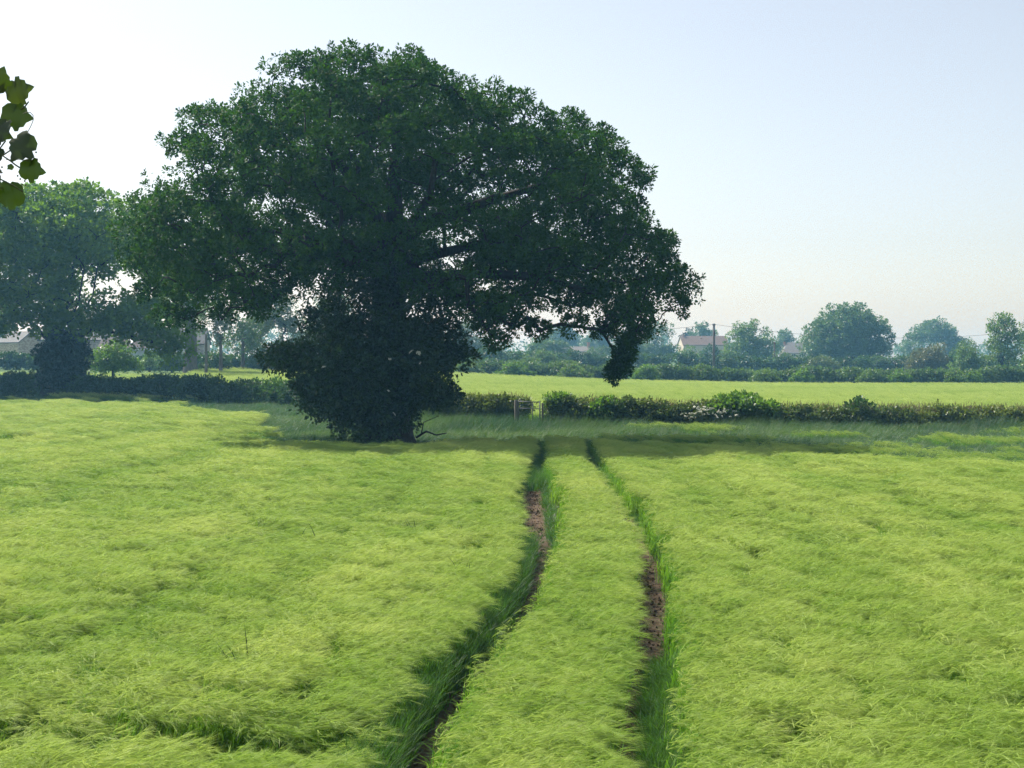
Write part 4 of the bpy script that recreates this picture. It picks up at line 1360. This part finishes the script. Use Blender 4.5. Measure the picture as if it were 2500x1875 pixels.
xs, ys, trk, h, lean, tint, sc0, bare, is_patch = (v[keep] for v in (xs, ys, trk, h, lean, tint, sc0, bare, is_patch))
wheel = trk < bare + .22
n = len(xs)
rot = np.stack([.05 * g.normal(size=n), lean, .22 * g.normal(size=n)], 1)
scl = np.stack([sc0, sc0, h * (1 + .025 * g.normal(size=n)) * np.where(sc0 > 1.5, 1.05, 1.0)], 1)
BV = [barley_tuft("barley_tuft", 300 + k) for k in range(6)] + [barley_tuft("barley_tuft_wide", 310 + k, n=135, rad=.24, square=True) for k in range(8)]
pick = np.where(is_patch, 6 + g.integers(0, 8, n), g.integers(0, 6, n))
zz = terrain(xs, ys) - .02
scatter("barley", np.stack([xs, ys, zz], 1), rot, scl, tint, BV, "ripening green barley with tractor tracks through it", "barley", pick)
print("barley tufts", n)

# second field beyond the hedge
xs, ys = jitter_grid(-34, 84, 74.5, 176, .82)
hy = np.interp(xs, [-40, -14, -5, 8, 25, 45, 64, 90], [196, 184, 180, 174, 169, 166, 165, 166]) - 1.8
ny_ = np.interp(xs, [-30, -9, -5.5, .8, 1.75, 4, 9, 20, 52, 90], [104, 96, 76, 74.4, 73, 72.5, 71.5, 71, 73, 74]) + 1.2
keep = (np.abs(xs) < .38 * ys + 6) & (ys < hy) & (ys > ny_)
xs, ys = xs[keep], ys[keep]
n = len(xs)
tint = np.clip(.80 + .5 * fbm(xs / 9, ys / 3.2, seed=71, octs=3) + .12 * g.normal(size=n), 0, 1)
h = 1.0 + .12 * fbm(xs / 6, ys / 2.5, seed=72, octs=2)
rot = np.stack([.08 * g.normal(size=n), .22 + .1 * g.normal(size=n), .4 * g.normal(size=n)], 1)
scl = np.stack([np.full(n, 1.0), np.full(n, 1.0), h], 1)
BS = [barley_tuft("barley_patch", 340 + k, n=110, rad=.62, simple=True, wmul=2.6) for k in range(4)]
scatter("far_barley", np.stack([xs, ys, terrain(xs, ys) - .02], 1), rot, scl, tint, BS, "pale yellow-green barley of the second field beyond the gate", "barley")
print("far tufts", n)
# field behind the low hedge on the barn side
xs, ys = jitter_grid(-66, -6, 100, 172, .9)
hl = np.interp(-xs, [6, 9, 16, 30, 44, 62, 80], [92, 95, 101, 110, 119, 130, 142]) + 1.5
keep = (np.abs(xs) < .38 * ys + 4) & (ys > hl) & (ys < 146)
xs, ys = xs[keep], ys[keep]
n = len(xs)
scatter("barn_field_barley", np.stack([xs, ys, terrain(xs, ys) - .02], 1), np.stack([.08 * g.normal(size=n), .2 + .1 * g.normal(size=n), .4 * g.normal(size=n)], 1),
        np.stack([np.ones(n), np.ones(n), 1 + .1 * g.normal(size=n)], 1), np.clip(.85 + .2 * g.normal(size=n), 0, 1), BS and [barley_tuft("barley_patch", 350 + k, n=100, rad=.62, simple=True, wmul=2.6) for k in range(3)],
        "pale barley strip between the low dark hedge and the barns", "barley")

# headland and verge grass
xs, ys = jitter_grid(-48, 40, 35, 118, .36)
edge = barley_end(xs)
hedge_y = np.interp(xs, [-62, -44, -30, -16, -9, -5.5, 1, 4, 9, 20, 52], [127, 116, 107, 98, 92, 73, 71.5, 69.6, 69, 68.6, 69])
dens = np.where(ys > 80, .45, 1.0)
trk = np.minimum(abs(xs - track_left(ys)), abs(xs - track_right(ys)))
mix_in = (np.hypot((xs - ox) / 1.35, ys - OD) < 6.5)
keep = in_view(xs, ys, 3.5) & ((ys > edge - .5) | mix_in) & (ys < hedge_y - .2) & (g.random(len(xs)) < dens) & ((trk > .2) | (ys > 55)) & (np.hypot(xs - ox, ys - OD) > 1.2)
xs, ys = xs[keep], ys[keep]
n = len(xs)
nb = fbm(xs / 5.0, ys / 2.6, seed=81, octs=3)
tint = np.clip(.42 + 1.15 * nb + .1 * g.normal(size=n), 0, 1)
h = (.78 + .48 * fbm(xs / 2.6, ys / 2.0, seed=82, octs=2)) * np.interp(ys - barley_end(xs), [0, 4, 10], [.72, .9, 1.0]) * np.where(xs > -6, np.interp(71 - ys, [0, 2.5, 5, 10], [2.1, 1.7, 1.25, 1.0]), 1.0)
rot = np.stack([.1 * g.normal(size=n), .22 + .12 * g.normal(size=n), .5 * g.normal(size=n)], 1)
GV = [grass_tuft("grass_tuft", 400 + k, M['grass_blue'], n=46, rad=.26, hgt=.62, w=.009) for k in range(5)]
scatter("headland_grass", np.stack([xs, ys, terrain(xs, ys) - .02], 1), rot, np.stack([np.full(n, 1.1), np.full(n, 1.1), h], 1), tint, GV, "blue-green long grass on the headland between barley and hedge", "grass")
print("headland tufts", n)
# lodged barley clumps in the headland
xs, ys = jitter_grid(3.5, 30, 40, 67, .34)
pt = fbm(xs / 4.5, ys / 1.7, seed=91, octs=2)
keep = in_view(xs, ys, 3) & (g.random(len(xs)) < np.clip((pt - .02) * 2.2, 0, .8)) & (ys > barley_end(xs) + 2.2)
xs, ys, pt = xs[keep], ys[keep], pt[keep]
n = len(xs)
scatter("headland_barley", np.stack([xs, ys, terrain(xs, ys) - .02], 1), np.stack([.1 * g.normal(size=n), .28 + .12 * g.normal(size=n), .4 * g.normal(size=n)], 1),
        np.stack([np.full(n, 1.2), np.full(n, 1.2), .66 + .45 * np.clip(pt, 0, .6) + .05 * g.normal(size=n)], 1), np.clip(.12 + .15 * g.normal(size=n) + .6 * pt, 0, 1), [barley_tuft("barley_tuft", 320 + k) for k in range(4)], "self-sown barley patches in the headland grass", "barley")

# lush grass in the wheel tracks
ty = np.concatenate([np.linspace(6.5, 58, 1500), np.linspace(6.5, 15.5, 1100), np.linspace(6.5, 26, 1300), np.linspace(36, 57, 500)])
side = np.concatenate([np.where(g.random(1500) < .5, -1, 1) * (.34 + .10 * g.random(1500)), .12 + .22 * g.random(1100), -.44 + .30 * g.random(1300), (g.random(500) - .5) * .7])
which = np.concatenate([g.random(1500) < .5, np.ones(1100, bool), np.zeros(1300, bool), g.random(500) < .5])
xs = np.where(which, track_right(ty), track_left(ty)) + side
ys = ty + .1 * g.normal(size=len(ty))
n = len(xs)
hh = np.concatenate([.34 + .22 * g.random(1500), .50 + .3 * g.random(1100), .62 + .40 * g.random(1300), .7 + .25 * g.random(500)])
GL = [grass_tuft("lush_tuft", 430 + k, M['grass_green'], n=34, rad=.15, hgt=.52, w=.010, lean=.3) for k in range(4)]
scatter("track_grass", np.stack([xs, ys, terrain(xs, ys) - .04], 1), np.stack([.1 * g.normal(size=n), .12 * g.normal(size=n), g.random(n) * 6], 1), np.stack([np.ones(n), np.ones(n), hh], 1), np.clip(.4 + .3 * g.normal(size=n), 0, 1), GL, "lush green grass growing along the wheel tracks", "grass")

# brown seeding grass along the field hedge top
t = g.random(1500)
xs = np.concatenate([1.9 + 40 * t, -5 + 5.6 * g.random(240)])
hyy = np.interp(xs, [-5.5, -2.5, .8, 1.75, 4, 9, 14, 20, 34, 52], [74, 73.2, 72.6, 71, 70.4, 70, 69.7, 69.5, 70, 70])
ys = hyy - .2 + 1.2 * g.random(len(xs))
n = len(xs)
hv_ = np.interp(xs, [-5, 1.8, 2, 4, 9, 45], [1.45, 1.5, 1.5, 1.45, 1.3, 1.0]) * (.75 + .35 * g.random(n))
SG = [grass_tuft("seeding_tuft", 450 + k, M['grass_blue'], n=26, rad=.28, hgt=1.0, w=.008, heads=.5, lean=.15) for k in range(4)]
scatter("seeding_grass", np.stack([xs, ys, terrain(xs, ys)], 1), np.stack([.08 * g.normal(size=n), .12 + .08 * g.normal(size=n), g.random(n) * .8], 1), np.stack([np.ones(n), np.ones(n), hv_], 1), np.clip(.5 + .3 * g.normal(size=n), 0, 1), SG, "tall brown seeding grass along the field hedge", "grass")

# soil clods in the tracks
def clod(name, seed):
    g_ = np.random.default_rng(seed)
    import bmesh
    bm = bmesh.new()
    bmesh.ops.create_icosphere(bm, subdivisions=1, radius=.03)
    for v in bm.verts:
        v.co *= .7 + .6 * g_.random()
        v.co.z *= .7
    me = bpy.data.meshes.new(name); bm.to_mesh(me); bm.free()
    me.materials.append(M['clod'])
    return bpy.data.objects.new(name, me)


n = 6500
ys = 8 + 44 * g.random(n) ** .8
xs = np.where(g.random(n) < .55, track_left(ys), track_right(ys)) + .22 * g.normal(size=n)
scatter("soil_clods", np.stack([xs, ys, terrain(xs, ys) - .055], 1), g.random((n, 3)) * 6, (.2 + .7 * g.random((n, 1)) ** 2) * np.ones((1, 3)), g.random(n), [clod("clod", 470 + k) for k in range(4)], "brown soil clods in the bare wheel tracks", "soil")

# ------------------------------------------------------------------ weeds standing out of the crop
def weed(label, dx, dy, seed, n, hgt, spread=.12):
    g_ = np.random.default_rng(seed)
    top = 2.72
    d = F * top / (dy * K - HY)
    x_ = (dx * K - 1250) / F * d
    z_ = float(terrain(x_, d))
    e = empty("wild_oat", (x_, d, z_), label, "weed")
    for k in range(n):
        V, Q, T, MI = [], [], [], ([], [])
        a_ = g_.normal() * .9
        s = 1 if g_.random() < .6 else -1
        blade(V, Q, T, MI, (spread * g_.normal(), spread * g_.normal() * .6, .2), (math.cos(a_) * s, math.sin(a_)), hgt * (.62 + .28 * g_.random()), .016, .5 + .6 * g_.random(), .05 + .15 * g_.random(), 0, 4, g_.random())
        me = mesh_from("blade", np.array(V), np.array(Q), np.array(T), mats=[M['ivy']], face_attr={"rnd": np.full(len(Q) + len(T), .6)})
        link("blade", me, e)


weed("dark wild grass clump sticking out of the barley below the oak's shadow", 675, 1125, 501, 11, .78)
weed("dark wild grass clump with fanned blades beside the bare track", 988, 1112, 502, 9, .74, .16)
weed("tall thin dark weed closest to the camera on the barn side", 522, 1375, 503, 8, .80, .06)
weed("bent dark blades near the curve of the bare track", 1000, 1182, 504, 5, .72, .14)
weed("small dark weed between two larger clumps in the barley", 897, 1108, 505, 4, .70, .08)
weed("faint pair of dark blades left of the tall thin weed", 448, 1330, 506, 3, .70, .12)

# cow parsley in front of the field hedge
g = np.random.default_rng(61)
um2 = [umbel_mesh("flower_head", g, 16, .065) for _ in range(3)]
stem_m = None
for k in range(12):
    zx = [560, 620, 740, 800, 850, 920, 1040, 1110, 1170, 1260, 1390, 1450][k]
    d_ = 68.4 + .5 * g.random()
    x_ = (1600 + zx / 7.37 - 1250) / F * d_
    z_ = float(terrain(x_, d_))
    e = empty("cow_parsley", (x_, d_, z_), "white flowering cow parsley stalk below the bramble mound on the field hedge", "wildflower", "cow parsley at the foot of the hedge")
    hgt = (.62 if k < 2 else .92) + .35 * g.random()
    m_ = MB().tube([(0, 0, -.05), (.03, 0, hgt * .5), (0, 0, hgt)], [.012, .009, .006], 5)
    m_.build("stem", M['stem_green'], e)
    for j in range(5):
        a_ = j * 1.3 + g.random()
        rr_ = .08 + .22 * g.random()
        zt_ = hgt * (.72 + .36 * g.random())
        p_ = (rr_ * math.cos(a_), rr_ * math.sin(a_), zt_)
        MB().tube([(0, 0, hgt * .5), p_], [.006, .004], 4).build("stalk", M['stem_green'], e)
        o = link("flower_head", um2[(k + j) % 3], e, loc=p_)
        o.rotation_euler = (.5 + .3 * g.normal(), .3 * g.normal(), g.random() * 6)
        s = .7 + .5 * g.random()
        o.scale = (s, s, s)

# ------------------------------------------------------------------ vine leaves hanging in at the picture edge
VD = 4.4
g = np.random.default_rng(88)
vo_ = P(-260, 870, VD); vo_[2] = 0
vine = empty("climbing_vine", vo_, "drooping green vine spray with lobed leaves at the picture edge", "vine")


def vp(zx, zy, dd=0.0):
    return P(zx / 4.147, 150 + zy / 4.147, VD + dd) - vo_


def vine_leaf(p, ang, size, tilt, turn, seed, rnd):
    """lobed toothed leaf; ang: direction of the tip in the picture plane, tilt: how far it folds away"""
    g_ = np.random.default_rng(seed)
    outl = [(0, 0), (.19, -.04), (.37, .08), (.45, .27), (.39, .36), (.53, .46), (.51, .61), (.38, .64), (.33, .75), (.18, .82), (.11, .93), (0, 1.05)]
    pts = []
    for (a_, b_) in outl:
        pts.append((a_, b_))
    left = [(-a_, b_) for a_, b_ in reversed(outl[1:-1])]
    ring = pts + left
    V = []
    n_ = len(ring)
    spine = [(0, b_) for b_ in (0.1, .35, .6, .85)]
    allp = ring + spine
    V = []
    for (a_, b_) in allp:
        z = -.34 * abs(a_) ** 1.2 - .45 * max(0, b_ - .35) ** 2 + .03 * g_.normal() + .04 * math.sin(9 * b_ + 5 * abs(a_))
        V.append(np.array([a_, b_, z]) * size)
    sp = list(range(n_, n_ + 4))
    tri = []
    rights = list(range(0, 12)); lefts = [0] + [n_ - k for k in range(1, 11)] + [11]
    for side_, flip in ((rights, False), (lefts, True)):
        for i in range(11):
            a_, b_ = side_[i], side_[i + 1]
            yb = (allp[a_][1] + allp[b_][1]) / 2
            k = int(np.argmin([abs(allp[s][1] - yb) for s in sp]))
            tri.append((a_, b_, sp[k]) if not flip else (b_, a_, sp[k]))
        for i in range(3):
            # close the strips along the midrib
            pass
    # fill between neighbouring spine points
    for side_, flip in ((rights, False), (lefts, True)):
        lastk = None
        for i in range(11):
            a_, b_ = side_[i], side_[i + 1]
            yb = (allp[a_][1] + allp[b_][1]) / 2
            k = int(np.argmin([abs(allp[s][1] - yb) for s in sp]))
            if lastk is not None and k != lastk:
                t3 = (a_, sp[k], sp[lastk])
                tri.append(t3 if not flip else t3[::-1])
            lastk = k
    me = mesh_from("leaf", np.array(V), tris=np.array(tri), mats=[M['vine']], face_attr={"rnd": np.full(len(tri), rnd)}, smooth=True)
    o = link("leaf", me, vine, loc=tuple(p))
    o.rotation_mode = 'XYZ'
    o.rotation_euler = (math.radians(90) + tilt, ang, turn)
    return o


def petiole(nm, pts, r=.0024):
    MB().tube([vp(*q) for q in pts], r, 6).build(nm, M['stem_green'], vine, True)


# (zoom x, zoom y of the leaf base, tip angle clockwise from up, size px in zoom, tilt, turn)
LV = [(60, 330, 75, 250, .5, .3, .9), (20, 520, 100, 270, .2, .2, .35), (300, 735, 215, 290, .3, -.4, .5), (200, 1075, 100, 220, .25, .3, .25), (235, 1320, 255, 260, .1, .2, .15),
      (-60, 300, 20, 230, .3, .6, .4), (-60, 650, 120, 240, .3, -.3, .3), (-160, 480, 200, 260, .4, .2, .5), (-200, 820, 150, 280, .2, .4, .2), (-180, 1150, 120, 250, .3, -.2, .4), (-320, 600, 90, 260, .5, .3, .6), (-330, 950, 240, 270, .3, .1, .3), (130, 1050, 230, 60, .2, .2, .3), (-240, 200, 30, 250, .4, .2, .3)]
for k, (zx, zy, ang, spx, tilt, turn, rv) in enumerate(LV):
    vine_leaf(vp(zx, zy, .05 * math.sin(k * 2.1)), math.radians(ang), 1.12 * spx / 4.147 / F * VD, tilt, turn, 600 + k, rv)
petiole("petiole", [(210, 490), (255, 455), (290, 405)])
petiole("tendril", [(235, 530), (265, 515), (305, 515), (335, 545), (335, 600), (310, 660), (280, 715)], .0012)
petiole("petiole", [(0, 970, .02), (120, 890, .02), (200, 800, .02), (300, 735)])
petiole("petiole", [(-100, 1000), (20, 950), (110, 1010), (160, 1050), (200, 1075)])
petiole("tendril", [(60, 995), (180, 993), (300, 1010)], .001)
petiole("flower_stalk", [(318, 1015), (322, 940), (318, 880)], .0014)
petiole("petiole", [(-200, 1150), (0, 1190), (140, 1260), (235, 1320)])
petiole("petiole", [(-60, 1000), (0, 880), (30, 840), (60, 800)])
for q in [(318, 885), (355, 868), (293, 910), (365, 920), (375, 990), (275, 995), (20, 1070), (18, 1125), (178, 1158), (225, 1245), (260, 1250), (205, 1190), (300, 1215), (250, 1210)]:
    m_ = MB()
    c_ = vp(*q)
    m_.tube([c_ - (0, 0, .003), c_ - (0, 0, .0022), c_, c_ + (0, 0, .0022), c_ + (0, 0, .003)], [.0008, .0024, .003, .0024, .0008], 7)
    m_.build("berry", M['berry'], vine, True)
MB().tube([(0, 0, -.2), (.03, .02, 1.0), (-.02, 0, 2.2), vp(-700, 1400), vp(-420, 1000), vp(-260, 700), vp(-200, 300), vp(-260, 0)], [.05, .045, .038, .024, .012, .009, .007, .005], 8).build("stem", M['bark'], vine, True)
MB().tube([vp(-420, 1000), vp(-200, 1060), vp(-100, 1000)], [.008, .006, .004], 6).build("side_stem", M['bark'], vine, True)

# ------------------------------------------------------------------ haze
hz = MB().box((0, 730, 11.75), (1840, 1600, 29.5))
m, nt, out = new_mat("summer_haze")
pv = nt.nodes.new("ShaderNodeVolumePrincipled")
pv.inputs["Density"].default_value = HAZE_DENSITY
pv.inputs["Color"].default_value = (*HAZE_COLOR, 1)
pv.inputs["Absorption Color"].default_value = (1, 1, 1, 1)
pv.inputs["Anisotropy"].default_value = 0.25
nt.links.new(pv.outputs[0], out.inputs["Volume"])
o = hz.build("haze", m)
tag(o, "thin blue summer haze over the fields", "haze", kind="stuff")
